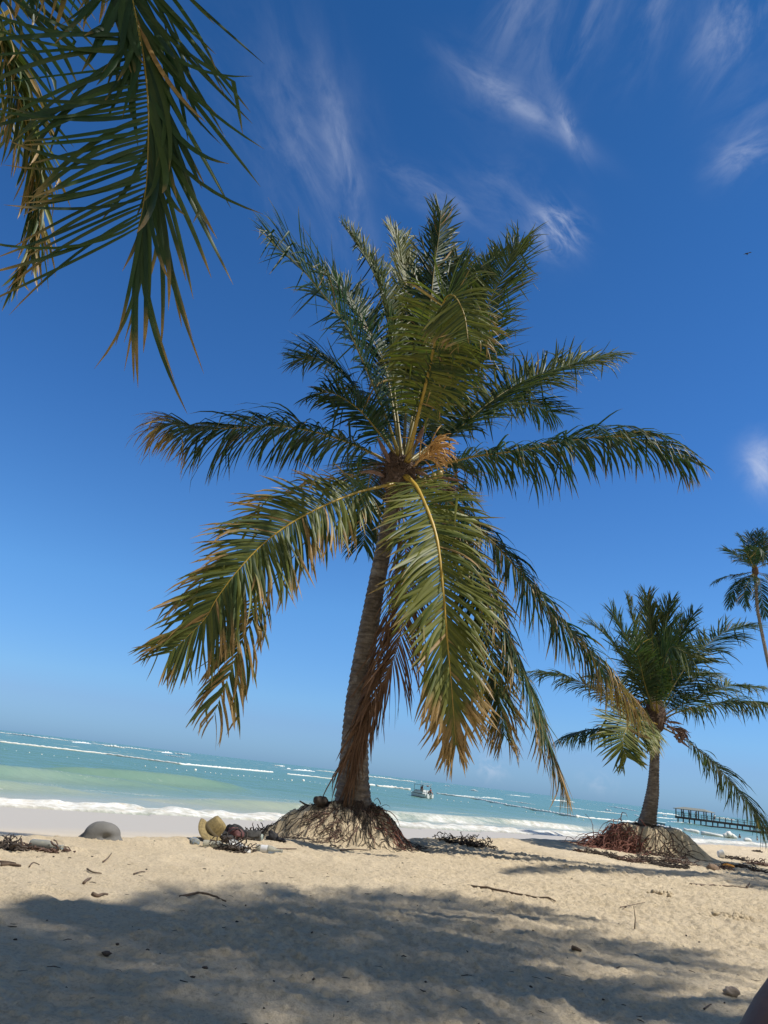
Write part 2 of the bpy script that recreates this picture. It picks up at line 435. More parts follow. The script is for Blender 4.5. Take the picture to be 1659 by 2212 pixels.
M_FOAM = simple('surf_foam', (.78, .80, .79), .9, .08, 1.0, .4, bscale=2)
fb = MB()
def foamline(x0, y0, x1, y1, th, ymax=900, seed=0):
    n = max(8, int(abs(x1-x0)/1.6))
    P = []; rad = []
    rg = np.random.default_rng(seed)
    for i in range(n):
        u = i/(n-1)
        px = x0+(x1-x0)*u; py = y0+(y1-y0)*u
        p = on(px, py+th*.35, SEA, ymax)
        r = th*.5*p[1]/F*(math.sin(math.pi*min(1, max(0, u*.94+.03)))**.5)*(.55+.9*rg.random())
        P.append([p[0], p[1], SEA+r*.35]); rad.append(r)
    fb.tube(P, rad, 7)
def z6b(p): return (p[0]*.243, 1567+p[1]*.243)
def z7(p): return (518+p[0]*.347, 1555+p[1]*.347)
def z5(p): return (1094+p[0]*.34, 1094+p[1]*.34)
FL = [(z6b, (-160, 18), (140, 46), 1.6), (z6b, (50, 66), (405, 113), 3.2), (z6b, (245, 66), (600, 106), 2.2), (z6b, (560, 122), (612, 127), 1.6),
      (z6b, (640, 146), (812, 161), 3.2), (z6b, (922, 176), (1105, 198), 4.4), (z6b, (1080, 168), (1350, 202), 2.3), (z6b, (1108, 190), (1168, 202), 2.6),
      (z6b, (620, 106), (720, 122), 1.4), (z6b, (820, 138), (1050, 160), 1.5), (z6b, (1360, 203), (1480, 216), 1.3),
      (z6b, (1435, 237), (1535, 246), 3.8), (z6b, (1552, 244), (1632, 259), 3.2), (z6b, (1465, 261), (1640, 288), 2.0), (z6b, (1600, 229), (1700, 243), 2.2),
      (z7, (215, 271), (282, 281), 2.4), (z7, (335, 309), (468, 320), 3.0), (z7, (293, 302), (316, 304), 3.6), (z7, (475, 305), (640, 326), 1.8), (z7, (250, 287), (270, 289), 2),
      (z7, (765, 340), (1000, 374), 3.0), (z7, (1000, 374), (1095, 386), 2.2), (z7, (1428, 436), (1483, 443), 2.8), (z7, (1275, 408), (1310, 413), 2), (z7, (1120, 392), (1200, 402), 1.2),
      (z5, (280, 1864), (432, 1877), 2.8), (z5, (300, 1903), (560, 1934), 1.6), (z5, (560, 1934), (760, 1957), 1.5), (z5, (628, 1926), (665, 1932), 3.6), (z5, (640, 1902), (842, 1938), 2.4),
      (z5, (805, 1955), (850, 1972), 2.2), (z5, (930, 1943), (1098, 1962), 3.0), (z5, (950, 1975), (1080, 1986), 1.8), (z5, (990, 1962), (1020, 1966), 3), (z5, (1330, 1966), (1452, 1980), 3.4), (z5, (20, 1832), (150, 1846), 1.3),
      (z5, (0, 1868), (190, 1895), 2.0), (z5, (1000, 2000), (1180, 2012), 1.6), (z7, (1232, 459), (1640, 496), 1.6), (z7, (1500, 478), (1640, 494), 2.0)]
for i, (f_, a_, b_, th) in enumerate(FL):
    p0, p1 = f_(a_), f_(b_); foamline(*p0, *p1, th, seed=i)
tag(fb.build('surf_foam', M_FOAM), kind='stuff')

# floating boom (lumpy white barrier) and buoys
M_BOOM = simple('boom_fabric', (.74, .74, .70), .7, .15, 3)
def boom(pts, r, label, lump=.25, seed=0):
    rg = np.random.default_rng(seed)
    Q = [on(px, py, SEA) for px, py in pts]
    P = []; rad = []
    for a, b in zip(Q[:-1], Q[1:]):
        n = max(3, int(np.linalg.norm(b-a)/.55))
        for i in range(n):
            p = a+(b-a)*i/n
            P.append([p[0], p[1], SEA+.12+rg.uniform(-.05, .05)]); rad.append(r*(1-lump+2*lump*rg.random()))
    mb = MB(); mb.tube(P, rad, 8)
    tag(mb.build('floating_boom', M_BOOM), label, 'floating boom', 'white floating booms off the beach')
boom([(-30, 1600), (0, 1604), (95, 1615), (230, 1630.5), (390, 1652), (590, 1669.5)], .30, 'long unbroken white floating boom crossing the water left of the leaning trunk', .2, 1)
boom([(620, 1673), (670, 1678), (722, 1684)], .22, 'short white floating boom between the long boom and the leaning trunk', .2, 2)
boom([(783, 1695), (812, 1698)], .30, 'short straight white boom just right of the leaning trunk', .2, 3)
boom([(814, 1699), (850, 1703), (890, 1708)], .36, 'knotted white boom ending at the white motorboat', .5, 4)
boom([(944, 1715), (1030, 1727), (1094, 1740), (1170, 1753), (1244, 1766), (1310, 1773), (1366, 1778), (1395, 1781)], .20, 'thin white boom running from the motorboat past the big round buoy', .35, 5)
boom([(1420, 1786), (1434, 1789), (1472, 1797)], .27, 'white boom piece right behind the root mound of the smaller palm', .3, 6)
boom([(1478, 1796), (1500, 1799), (1515, 1801)], .33, 'fat white boom piece near the shore below the pier, left half', .4, 7)
boom([(1516, 1802), (1545, 1806), (1570, 1809)], .26, 'lumpy white boom piece near the shore ending in a heap', .5, 8)
mb = MB(); p = on(1575, 1810, SEA)
for k, (dx, dz, r) in enumerate([(-.5, .25, .42), (0, .45, .45), (.5, .25, .42), (.9, .1, .3)]): mb.blob((p[0]+dx, p[1], SEA+dz), r, k, .25)
tag(mb.build('boom_heap', M_BOOM), 'crumpled white heap at the end of the near shore boom', 'floating boom')
mb = MB(); p = on(1615, 1817, SEA); mb.blob((p[0], p[1], SEA+.1), (.62, .4, .32), 3, .15)
tag(mb.build('float', M_BOOM), 'white rounded float lying low in the shallows under the pier', 'float')
M_BUOY = simple('buoy_plastic', (.82, .82, .76), .4, .05)
bm_ = MB(); bm_.blob((0, 0, 0), 1.0, 1, .04, 8, 12)
bme = None
def buoy(px, py, r, label='small white buoy on the long swimming line', group='small white buoys on the swimming line', dy=0):
    global bme
    p = on(px, py, SEA)
    if bme is None:
        o = bm_.build('buoy', M_BUOY); bme = o.data
    else:
        o = bpy.data.objects.new('buoy', bme); col.objects.link(o)
    o.location = (p[0], p[1], SEA+r*.5); o.scale = (r, r, r)
    tag(o, label, 'buoy', group)
def z6(p): return (p[0]*.382, 1555+p[1]*.382)
for q in [(40, 218), (143, 232), (260, 245), (370, 262), (478, 277), (594, 289), (696, 299), (798, 312), (900, 321), (1000, 333), (1100, 342), (1197, 352), (1290, 365), (1385, 377), (1483, 387), (1572, 398), (1657, 404)]: buoy(*z6b(q), .105)
for q in [(1160, 297), (1190, 301), (1219, 304), (1249, 309), (1310, 316), (1346, 318), (1378, 320)]: buoy(*z6(q), .10)
for q in [(22, 350), (58, 353), (93, 356), (127, 360), (165, 365), (203, 370), (241, 374), (280, 377), (436, 387), (467, 390), (499, 397), (535, 402), (767, 431), (812, 434), (858, 439), (907, 444), (954, 449), (1000, 455), (1046, 461), (1253, 493), (1291, 501), (1332, 507), (1376, 512), (1421, 516), (1568, 540), (1620, 550)]: buoy(*z7(q), .095)
for q in [(125, 1942), (182, 1951), (238, 1957), (296, 1966), (355, 1975), (490, 1992)]: buoy(*z5(q), .085)
buoy(*z6((1104, 289)), .26, 'big white round buoy alone on the line left of the trunk', 'big white round buoys')
buoy(*z7((395, 384)), .30, 'big white buoy on the line just left of the leaning trunk', 'big white round buoys')
buoy(*z7((323, 380)), .18, 'medium white buoy beside the big one near the leaning trunk', 'big white round buoys')
buoy(*z5((447, 1980)), .34, 'largest white round buoy on the thin boom left of the smaller palm', 'big white round buoys')
buoy(1494, 1805, .09, 'small white buoy close inshore under the fat boom piece', 'inshore white buoys')
buoy(1519, 1809, .09, 'small white buoy close inshore, the further right one', 'inshore white buoys')

# ------------------------------------------------------------------ palms
def spline(P, n):
    P = np.asarray(P, float)
    Q = np.vstack([2*P[0]-P[1], P, 2*P[-1]-P[-2]])
    out = []
    for i in range(1, len(Q)-2):
        for u in np.linspace(0, 1, 14, endpoint=False):
            a, b, c, d = Q[i-1], Q[i], Q[i+1], Q[i+2]
            out.append(.5*((2*b)+(-a+c)*u+(2*a-5*b+4*c-d)*u*u+(-a+3*b-3*c+d)*u**3))
    out.append(P[-1]); out = np.array(out)
    L = np.concatenate([[0], np.cumsum(np.linalg.norm(np.diff(out, axis=0), axis=1))])
    t = np.linspace(0, L[-1], n)
    return np.stack([np.interp(t, L, out[:, k]) for k in range(3)], 1), L[-1]
def nrm(v): return v/(np.linalg.norm(v, axis=-1, keepdims=True)+1e-9)
def frond(parent, P, face=0., tpow=1., clump=1., umin=(0, 0), L=.72, sp=.0205, W=.0160, tipL=.46, aoff=(0, 0), daT=(0, 0), aexp=1.25, base=.14, aB=76, aT=36, v=12, droop=.4, twist=16, roll=0, brown=.10, dry=0., yel=.07,
          ryel=.3, rr=.026, segs=6, seed=0, out=None, kink=.17, fold=.35, mat=None, name='frond', sides=(-1, 1), wind=(0, 0, 0), Ls=(1, 1), vs=(0, 0), skip=0., label=None, browntip=.0):
    rg = np.random.default_rng(seed+100)
    C, LEN = spline(P, 90)
    T = nrm(np.gradient(C, axis=0))
    if out is None:
        o = C[-1]-C[0]; o[2] = 0
        if np.linalg.norm(o) < .25: o = C[0]-CAM; o[2] = 0; o = -o
    else: o = np.asarray(out, float)
    o = nrm(o)
    S = np.cross([0, 0, 1.], o)
    S = S-T*(T@S)[:, None]; S = nrm(S); N = np.cross(T, S)
    if face:
        tc_ = nrm(CAM-C); tc_ = nrm(tc_-T*np.sum(tc_*T, 1)[:, None])
        N = nrm((1-face)*N+face*tc_); N = nrm(N-T*np.sum(N*T, 1)[:, None]); S = np.cross(N, T)
    c_, s_ = math.cos(R(roll)), math.sin(R(roll))
    S, N = S*c_+N*s_, N*c_-S*s_
    n = max(8, int(LEN*(1-base)/sp))
    VV = []; FF = []; TT = []; cnt = 0
    for si, side in enumerate(sides):
        t = np.clip(base+(1-base)*np.clip((np.arange(n)+rg.uniform(-.25, .25, n))/n, 0, 1)**tpow, 0, .999)
        t = t[rg.random(n) >= skip]
        if umin[si]: t = t[(t-base)/(1-base) > umin[si]]
        m = len(t)
        idx = t*89; i0 = idx.astype(int); fr = (idx-i0)[:, None]
        lerp = lambda Q: Q[i0]*(1-fr)+Q[np.minimum(i0+1, 89)]*fr
        p = lerp(C); Tt = nrm(lerp(T)); Ss = nrm(lerp(S)); Nn = nrm(lerp(N))
        u = (t-base)/(1-base)
        ln = (1+.35*clump*(vn(t*13+seed*3.1+si*3, t*0+seed, 8)-.5))*L*np.interp(u, [0, .12, .35, .65, .88, 1], [.5, .8, 1, .95, .72, tipL])*rg.uniform(.86, 1.1, m)*Ls[si]
        cn = vn(t*17+seed*1.7+si*9, t*0+seed, 5)-.5; cn2 = vn(t*23+seed*2.3+si*5, t*0+seed, 6)-.5
        a = np.radians(16*clump*cn+aB+aoff[si]+(aT+daT[si]-aB-aoff[si])*u**aexp+rg.normal(0, 3.5, m))
        va = np.radians(v+vs[si]+22*clump*cn2+rg.normal(0, 5, m))
        d = np.cos(a)[:, None]*Tt+np.sin(a)[:, None]*(side*np.cos(va)[:, None]*Ss+np.sin(va)[:, None]*Nn)
        d = nrm(d)
        wmax = W*rg.uniform(.75, 1.15, m)*np.interp(u, [0, .2, .8, 1], [.7, 1, .95, .6])
        tw = np.radians(rg.normal(0, twist, m)); tw2 = np.radians(rg.normal(0, twist*1.2, m))
        kk = np.where(rg.random(m) < kink, rg.integers(2, segs, m), 99)
        kd = nrm(np.stack([rg.normal(0, .35, m), rg.normal(0, .35, m), -np.ones(m)], 1))
        dr = droop*rg.uniform(.6, 1.4, m)
        ext = np.clip(browntip*sstep(.6, 1, u)+brown*rg.uniform(.1, 1.6, m), 0, 1.3)
        ext = np.where(rg.random(m) < brown*.12, 1.2, ext)
        rb = rg.random(m); yl = np.clip(yel*rg.uniform(.3, 1.7, m), 0, 1)
        jit = rg.normal(0, .05, (m, 3))
        rows = []; cols = []
        for k in range(segs+1):
            q = k/segs
            nn = Nn*1.0
            nn = nn-d*np.sum(nn*d, 1)[:, None]; nn = nrm(nn)
            an = (tw+tw2*q)[:, None]
            b = np.cross(d, nn)
            nn2 = nn*np.cos(an)+b*np.sin(an); b2 = np.cross(d, nn2)
            w = wmax*np.interp(q, [0, .1, .3, .7, .9, 1], [.5, .85, 1, .85, .5, .05])
            rows += [p-b2*w[:, None], p+nn2*(fold*w)[:, None], p+b2*w[:, None]]
            br = np.clip((q-(1-ext))/.16, 0, 1)*(1-dry)+dry*(.35+.65*rb)
            tc = np.stack([br, np.clip(yl+.25*q*yl, 0, 1), rb], 1)
            cols += [tc, tc, tc]
            if k < segs:
                p = p+d*(ln/segs)[:, None]
                d = d+np.array([0, 0, -1.])*(dr*(k+1)/segs*.55)[:, None]+jit+np.asarray(wind)*q
                d = np.where((kk == k+1)[:, None], .35*d+kd, d)
                d = nrm(d)
        V = np.stack(rows, 1)  # m, 3*(segs+1), 3
        K = 3*(segs+1)
        f = []
        for k in range(segs):
            f += [[3*k, 3*k+1, 3*k+4, 3*k+3], [3*k+1, 3*k+2, 3*k+5, 3*k+4]]
        f = np.array(f)
        if side > 0: f = f[:, ::-1]
        FF.append((f[None]+(np.arange(m)*K)[:, None, None]).reshape(-1, 4)+cnt)
        VV.append(V.reshape(-1, 3)); TT.append(np.stack(cols, 1).reshape(-1, 3)); cnt += m*K
    fo = mesh(name, np.concatenate(VV), np.concatenate(FF), mat or M_LEAF, parent, True, {'tint': np.concatenate(TT)})
    if label: fo['label'] = label
    if rr:
        mb = MB()
        tt = np.linspace(0, 1, 60); CC = C[np.linspace(0, 89, 60).astype(int)]
        rad = rr*np.interp(tt, [0, .06, .2, .6, 1], [1.6, 1.1, .75, .45, .12])
        mb.tube(CC, rad, 7, flat=.75)
        nv = len(mb.V[0]); q = np.repeat(tt, 7)
        tc = np.stack([np.full(nv, dry)+browntip*.6*sstep(.7, 1, q), np.full(nv, ryel), np.full(nv, .5)], 1)
        ob = mesh('midrib', mb.V[0], mb.F, M_RIB, fo, True, {'tint': tc})
    return fo
def PX(pts, Yb):
    return [np.array(p[1:]) if p[0] == 'w' else at(p[0], p[1], Yb+p[2]) for p in pts]
def trunk(parent, P, rad, seed=0, ring=.075, k=22, n=260, flare=None, amp=.10):
    C, L = spline(P, n)
    T = nrm(np.gradient(C, axis=0))
    N = nrm(np.cross(T, [0, 1., 0])); B = np.cross(T, N)
    rr = np.interp(np.linspace(0, 1, n), np.linspace(0, 1, len(rad)), rad)
    th = np.linspace(0, 2*math.pi, k, endpoint=False)
    V = []
    l = np.linspace(0, L, n)
    for i in range(n):
        ph = l[i]/ring+.5*(vn(np.cos(th)*1.2+seed, np.sin(th)*1.2+l[i]*.8, seed)-.5)+.3*math.sin(l[i]*5+seed)
        saw = 1-(ph % 1.0)
        q = rr[i]*(1+amp*(saw-.5)+.06*(vn(np.cos(th)*1.7+9, np.sin(th)*1.7+l[i]*2.2, seed+3)-.5))
        V.append(C[i]+(np.cos(th)*q)[:, None]*N[i]+(np.sin(th)*q)[:, None]*B[i])
    V = np.concatenate(V)
    Fs = [[i*k+j, (i+1)*k+j, (i+1)*k+(j+1) % k, i*k+(j+1) % k] for i in range(n-1) for j in range(k)]
    Fs += [[(n-1)*k+j for j in range(k)]]
    return mesh('trunk', V, Fs, M_BARK, parent)
def strands(c, n, rlo, rhi, rad, seed, up=(-.6, .9), gz_=.5, k=4):
    rg = np.random.default_rng(seed); mb = MB(); c = np.asarray(c)
    for i in range(n):
        th = rg.uniform(0, 2*math.pi); l = rg.uniform(rlo, rhi)
        d = np.array([math.cos(th), math.sin(th), rg.uniform(*up)]); d /= np.linalg.norm(d)
        p = c+d*rg.uniform(.04, .16)*1.2; P = [p]
        for j in range(6):
            d = d+rg.normal(0, .28, 3)+np.array([0, 0, -gz_*.25]); d /= np.linalg.norm(d)
            p = p+d*l/6; P.append(p)
        mb.tube(P, np.linspace(rad*rg.uniform(.6, 1.3), rad*.3, 7), k)
    return mb
def spathe(mb, p, d, l, w, bend=-.3):
    p = np.asarray(p, float); d = nrm(np.asarray(d, float)); P = [p]
    for j in range(9):
        d = nrm(d+np.array([0, 0, bend/9])); P.append(P[-1]+d*l/9)
    mb.tube(P, w*np.array([.35, .7, .95, 1, 1, .95, .8, .55, .3, .04]), 10, flat=.45)
def flower(mb, p, d, l, n, seed):
    rg = np.random.default_rng(seed); p = np.asarray(p, float); d = nrm(np.asarray(d, float))
    st = [p+d*l*.5*i/5 for i in range(6)]; mb.tube(st, np.linspace(.02, .012, 6), 6)
    for i in range(n):
        q = st[rg.integers(2, 6)]; e = nrm(d+rg.normal(0, .42, 3)); P = [q]
        for j in range(7):
            e = nrm(e+np.array([0, 0, -.19])+rg.normal(0, .08, 3)); P.append(P[-1]+e*l*.6/7)
        mb.tube(P, .009*np.array([.8, 1.2, .8, 1.25, .85, 1.2, .8, .5]), 5)
def roots(c, n, seed, r0, r1, rad, drop=.12, arc=(0, 2*math.pi), lift=.015, mat=None, parent=None, name='exposed_roots', wob=.12):
    rg = np.random.default_rng(seed); mb = MB()
    for i in range(n):
        th = rg.uniform(*arc); l = rg.uniform(r0, r1); s = rg.uniform(.05, .35)*r1*.4
        P = []
        x, y = c[0]+math.cos(th)*s, c[1]+math.sin(th)*s
        hd = th; m = 9; hz = rg.uniform(.3, 1.3)
        for j in range(m):
            z = gz(x, y)+lift*hz*(1 if j else 0)+lift*1.6*math.sin(j*1.9+i)*hz*.5
            P.append([x, y, z]); hd += rg.normal(0, wob*2)
            x += math.cos(hd)*l/m; y += math.sin(hd)*l/m
        mb.tube(P, rad*rg.uniform(.5, 1.4)*np.linspace(1, .35, m), 5)
    return mb.build(name, mat or M_ROOT, parent)

# ---------- main palm
P1 = empty('palm_tree', TB, 'tallest leaning coconut palm with big drooping fronds on an eroded root mound', 'palm tree', 'coconut palms on the beach')
trunk(P1, PX([(760, 1775, 0), (762, 1738, 0), (766, 1610, 0), (776, 1489, 0), (803, 1322, 0), (822, 1218, 0), (846, 1110, 0), (872, 1010, 0)], Y0), [.25, .182, .160, .146, .134, .124, .114, .107, .103, .105, .11], 1)
fd = [
 dict(P=[(868, 1015, 0), (790, 972, -.1), (700, 938, -.2), (600, 920, -.25), (500, 925, -.3), (430, 927, -.3), (370, 915, -.3), (338, 925, -.3)], L=1.06, droop=1.05, v=-4, browntip=0.72, brown=0.08, aB=71, aT=35, kink=.2, ryel=.45, face=0),
 dict(P=[(852, 1045, -.2), (765, 1066, -.7), (660, 1112, -1.1), (580, 1165, -1.3), (520, 1225, -1.45), (470, 1290, -1.5), (440, 1340, -1.5), (365, 1412, -1.5)], L=0.84, droop=0.5, v=4, brown=0.36, aB=68, aT=33, yel=0.5, ryel=.9, Ls=(1.0, 1.0), roll=0, label='frond with frayed tan leaflet tips', face=0.7, W=0.0185),
 dict(P=[(700, 1120, -.5), (590, 1260, -.9), (530, 1370, -1.2), (490, 1470, -1.3), (458, 1555, -1.3)], L=0.64, droop=0.65, v=-10, brown=0.75, aB=41, aT=28, base=.45, yel=.4, rr=.012, skip=.35, label='brown torn frond end', face=0.70),
 dict(P=[(878, 1030, -.2), (900, 1052, -.6), (925, 1105, -.95), (945, 1170, -1.15), (958, 1280, -1.3), (966, 1380, -1.35), (975, 1480, -1.35), (985, 1610, -1.3)], L=0.84, droop=0.27, v=8, brown=0.17, browntip=0.75, aB=72, aT=17, yel=0.85, ryel=1., rr=.034, base=.07, twist=10, kink=.05, fold=.25, label='sunlit frond hanging towards the viewer with a yellow midrib', face=0.62, W=0.0185),
 dict(P=[(900, 1040, .1), (985, 1140, -.1), (1050, 1250, -.2), (1105, 1390, -.25), (1150, 1500, -.25), (1185, 1600, -.2), (1218, 1690, -.2)], L=0.88, droop=0.6, v=-6, brown=0.3, aB=64, aT=31, yel=.2, browntip=0.4, face=0.2),
 dict(P=[(895, 1045, .2), (965, 1120, .3), (1020, 1250, .3), (1055, 1390, .3), (1078, 1500, .3), (1090, 1590, .3)], L=0.90, droop=0.36, v=0, brown=0.30, aB=61, aT=31, yel=.3, browntip=0.5, face=0.50),
 dict(P=[(900, 1030, .2), (985, 1095, .3), (1060, 1165, .5), (1130, 1245, .6), (1200, 1335, .7), (1260, 1395, .7), (1315, 1460, .7), (1380, 1540, .7)], L=0.92, droop=1.1, v=0, brown=0.28, browntip=0.75, aB=68, aT=38, kink=.25, ryel=.5, face=0.1),
 dict(P=[(880, 1022, .1), (950, 1005, 0), (1030, 985, -.1), (1130, 972, -.2), (1240, 950, -.3), (1330, 943, -.35), (1420, 960, -.4), (1492, 998, -.4)], L=1.0, droop=1.05, v=-4, brown=0.12, aB=70, aT=33, kink=.2, browntip=0.16, ryel=.4, base=.17, face=0),
 dict(P=[(885, 1000, .2), (980, 935, .5), (1060, 868, .7), (1130, 825, .9), (1220, 792, 1.0), (1322, 768, 1.1)], L=0.98, droop=0.35, v=15, yel=0.4, aB=72, aT=28, face=0.4),
 dict(P=[(885, 995, .2), (970, 930, .8), (1050, 880, 1.2), (1130, 870, 1.5), (1200, 895, 1.6)], L=0.90, droop=0.43, v=5),
 dict(P=[(880, 1000, -.1), (895, 930, -.3), (915, 850, -.6), (935, 760, -.9), (950, 690, -1.2), (962, 645, -1.4), (982, 640, -1.6), (1003, 680, -1.75), (1012, 740, -1.8)], L=0.72, droop=0.5, v=-4, aB=92, aT=62, yel=0.7, ryel=.75, base=.2, browntip=0.35, kink=.2, rr=.034, out=(.12, -1, 0), label='broad frond standing in front with a bent yellow tip', face=0.6, brown=0.08),
 dict(P=[(875, 990, .2), (905, 850, .5), (925, 700, .7), (938, 580, .8), (948, 510, .8), (953, 455, .75)], L=0.82, droop=0.04, v=25, aB=58, aT=25, base=.3, yel=.1, out=(.1, -1, 0), kink=.06, face=0.3),
 dict(P=[(878, 990, .2), (925, 830, .6), (955, 700, .9), (975, 610, 1.0), (990, 560, 1.0)], L=0.78, droop=0.07, v=20, aB=64, aT=28, base=.3, yel=0.2, face=0.40),
 dict(P=[(872, 990, .3), (880, 800, .9), (880, 650, 1.2), (868, 550, 1.4), (850, 495, 1.6)], L=0.70, droop=0.07, v=22, aB=48, aT=25, base=.3, yel=0.6, kink=.03),
 dict(P=[(868, 990, .1), (850, 830, .3), (838, 700, .4), (815, 610, .4), (785, 550, .4), (745, 492, .3)], L=0.61, droop=0.11, v=30, aB=48, aT=31, base=.25, yel=0.3, face=0.3),
 dict(P=[(862, 985, -.1), (829, 889, -.35), (780, 772, -.6), (742, 695, -.75), (678, 612, -.85), (636, 566, -.9), (588, 526, -.95)], L=1.12, droop=0.22, v=8, aB=84, aT=34, base=.14, kink=0.25, yel=.1, Ls=(1, 1), face=0.3, tipL=0.32),
 dict(P=[(865, 985, .3), (834, 800, .6), (805, 733, .7), (771, 665, .8), (732, 612, .9), (695, 585, .9)], L=0.68, droop=0.22, v=15, aB=66, aT=33, base=.2, face=0.50),
 dict(P=[(885, 985, .3), (960, 850, .6), (1004, 772, .8), (1043, 680, .9), (1077, 612, 1.0), (1101, 560, 1.0), (1122, 522, 1.0)], L=1.02, droop=0.11, v=12, aB=80, aT=30, base=.2, yel=0.4, kink=0.22, face=0.5),
 dict(P=[(880, 985, .4), (935, 800, .9), (985, 695, 1.2), (1028, 622, 1.3), (1053, 575, 1.35), (1082, 545, 1.4)], L=0.6, droop=0.14, v=20, aB=61, aT=31, base=.25, yel=.3, face=0.40),
 dict(P=[(860, 990, .3), (800, 890, .8), (745, 810, 1.1), (690, 775, 1.3), (640, 775, 1.4)], L=0.84, droop=0.36, v=5, aB=71, aT=33),
 dict(P=[(862, 995, 0), (815, 930, -.3), (770, 880, -.5), (720, 850, -.6), (680, 850, -.7)], L=0.6, droop=0.36, v=0, aB=76, aT=38, base=.2),
 dict(P=[(885, 990, 0), (935, 880, -.3), (985, 800, -.6), (1030, 750, -.8), (1075, 740, -.9)], L=0.66, droop=0.36, v=0, aB=74, aT=35, base=.2, yel=.15),
 dict(P=[(875, 1000, .4), (890, 900, 1.3), (900, 800, 2.0), (905, 720, 2.5), (900, 680, 2.8)], L=0.8, droop=0.29, v=10, aB=74, aT=35),
 dict(P=[(880, 1020, .4), (920, 990, 1.2), (950, 1010, 2.0), (965, 1080, 2.6), (970, 1170, 2.8)], L=0.90, droop=0.50, v=0, aB=68, aT=35, brown=0.22),
 dict(P=[(860, 1025, .4), (825, 1000, 1.2), (800, 1030, 2.0), (790, 1100, 2.5), (785, 1180, 2.7)], L=0.90, droop=0.50, v=0, aB=68, aT=35, brown=0.22),
]
for i, d in enumerate(fd):
    frond(P1, PX(d.pop('P'), Y0), seed=i*7+1, **d)
# dead fronds hanging along the trunk
frond(P1, PX([(862, 1050, -.15), (874, 1150, -.35), (878, 1280, -.38), (860, 1390, -.37), (830, 1470, -.36), (796, 1550, -.34), (766, 1620, -.32)], Y0), L=.80, tipL=1.1, sp=.026, W=.013, aB=44, aT=9, v=-5, droop=.9, dry=1, mat=M_DEAD, kink=.15, twist=40, rr=.018, seed=201, ryel=.1, base=.2, label='dead brown frond hanging down along the trunk', name='dead_frond')
frond(P1, PX([(858, 1060, .1), (862, 1160, -.28), (846, 1290, -.30), (815, 1420, -.30), (785, 1540, -.30), (765, 1650, -.29), (745, 1715, -.27)], Y0), L=.55, tipL=1., sp=.03, W=.009, aB=25, aT=10, v=0, droop=.9, dry=1, mat=M_DEAD, kink=.1, twist=50, rr=.014, seed=203, ryel=.1, base=.4, name='dead_frond', skip=.2)
cc = at(868, 1020, Y0)
strands(cc+np.array([-.05, -.02, -.02]), 190, .2, .55, .006, 5).build('crown_fibre', M_FIBRE, P1)
mb = MB(); mb.blob(cc+np.array([-.04, 0, -.12]), (.21, .2, .36), 4, .3, 14, 20); mb.build('leaf_sheath', M_FIBRE, P1)
for q, d, l, w, bd in [((842, 1000), (-.42, -.2, .7), .42, .05, -.2), ((900, 1020), (.6, -.3, -.15), .32, .06, -.6), ((915, 1035), (1, -.15, .25), .62, .045, -.5), ((905, 1048), (.9, -.3, .1), .42, .04, -.6), ((830, 1030), (-.7, -.3, .3), .38, .05, -.9), ((900, 960), (.25, -.1, 1), .3, .04, -.1), ((935, 1110), (.8, 0, -.5), .55, .05, -.2)]:
    mb = MB(); spathe(mb, at(*q, Y0-.2), d, l, w, bd); mb.build('spathe', M_SPATHE, P1)
mb = MB(); flower(mb, at(892, 1010, Y0-.15), (.55, -.15, .8), .72, 30, 3); flower(mb, at(898, 1000, Y0-.15), (.7, -.25, .5), .62, 22, 4); mb.build('flower_stalk', M_FLOWER, P1)
mb = MB(); flower(mb, at(925, 1050, Y0-.1), (.9, -.3, .1), .5, 26, 6); mb.build('flower_stalk', M_SPATHE, P1)
for k, q in enumerate([(938, 1030), (950, 1024), (930, 1042), (915, 1040)]):
    mb = MB(); mb.blob(at(*q, Y0-.3), (.045, .045, .055), k, .08); mb.build('young_coconut', M_NUT, P1)
roots(TB, 240, 21, .15, .62, .0048, mat=M_ROOT, parent=P1, lift=.012, wob=.2)
roots(TB, 420, 26, .08, .26, .007, mat=M_WEED, parent=P1, lift=.05, name='root_skirt', wob=.2)
def bundle(base, n, l, seed, d0, rad, spread=.3, mat=None, parent=None, name='exposed_roots', lift=.05):
    rg = np.random.default_rng(seed); mb = MB()
    for i in range(n):
        p = np.array(base)+rg.normal(0, .07, 3)*np.array([1.6, 1, .4]); p[2] = gz(p[0], p[1])+rg.uniform(0, lift)
        d = nrm(np.array(d0)+rg.normal(0, spread, 3)); P = [p]
        for j in range(6):
            d = nrm(d+rg.normal(0, .16, 3)+np.array([0, 0, -.38])); p = p+d*l*rg.uniform(.6, 1.2)/6
            g_ = gz(p[0], p[1])+.004
            if p[2] < g_: p[2] = g_; d[2] = max(d[2], -.05)
            P.append(p.copy())
        mb.tube(P, rad*rg.uniform(.6, 1.2)*np.linspace(1, .35, 7), 5)
    return mb.build(name, mat, parent)
mb = MB(); rg = np.random.default_rng(91)
for i in range(900):
    th = rg.uniform(0, 6.283); r_ = rg.uniform(.15, 1.0)*(1.25 if math.cos(th) < 0 else .85)
    x, y = TB[0]+math.cos(th)*r_, TB[1]+math.sin(th)*r_*.8
    hd = th+rg.normal(0, .7); l = rg.uniform(.05, .22); P = []
    for j in range(5):
        P.append([x, y, gz(x, y)+.004+.010*rg.random()]); hd += rg.normal(0, .35); x += math.cos(hd)*l/4; y += math.sin(hd)*l/4
    mb.tube(P, rg.uniform(.0022, .0045), 4)
o = mb.build('root_mat', M_WEED, P1); o['kind'] = 'stuff'
q = ground(835, 1790)
bundle(q, 26, .36, 31, (.9, -.4, -.25), .0055, .4, M_ROOTRED, P1)
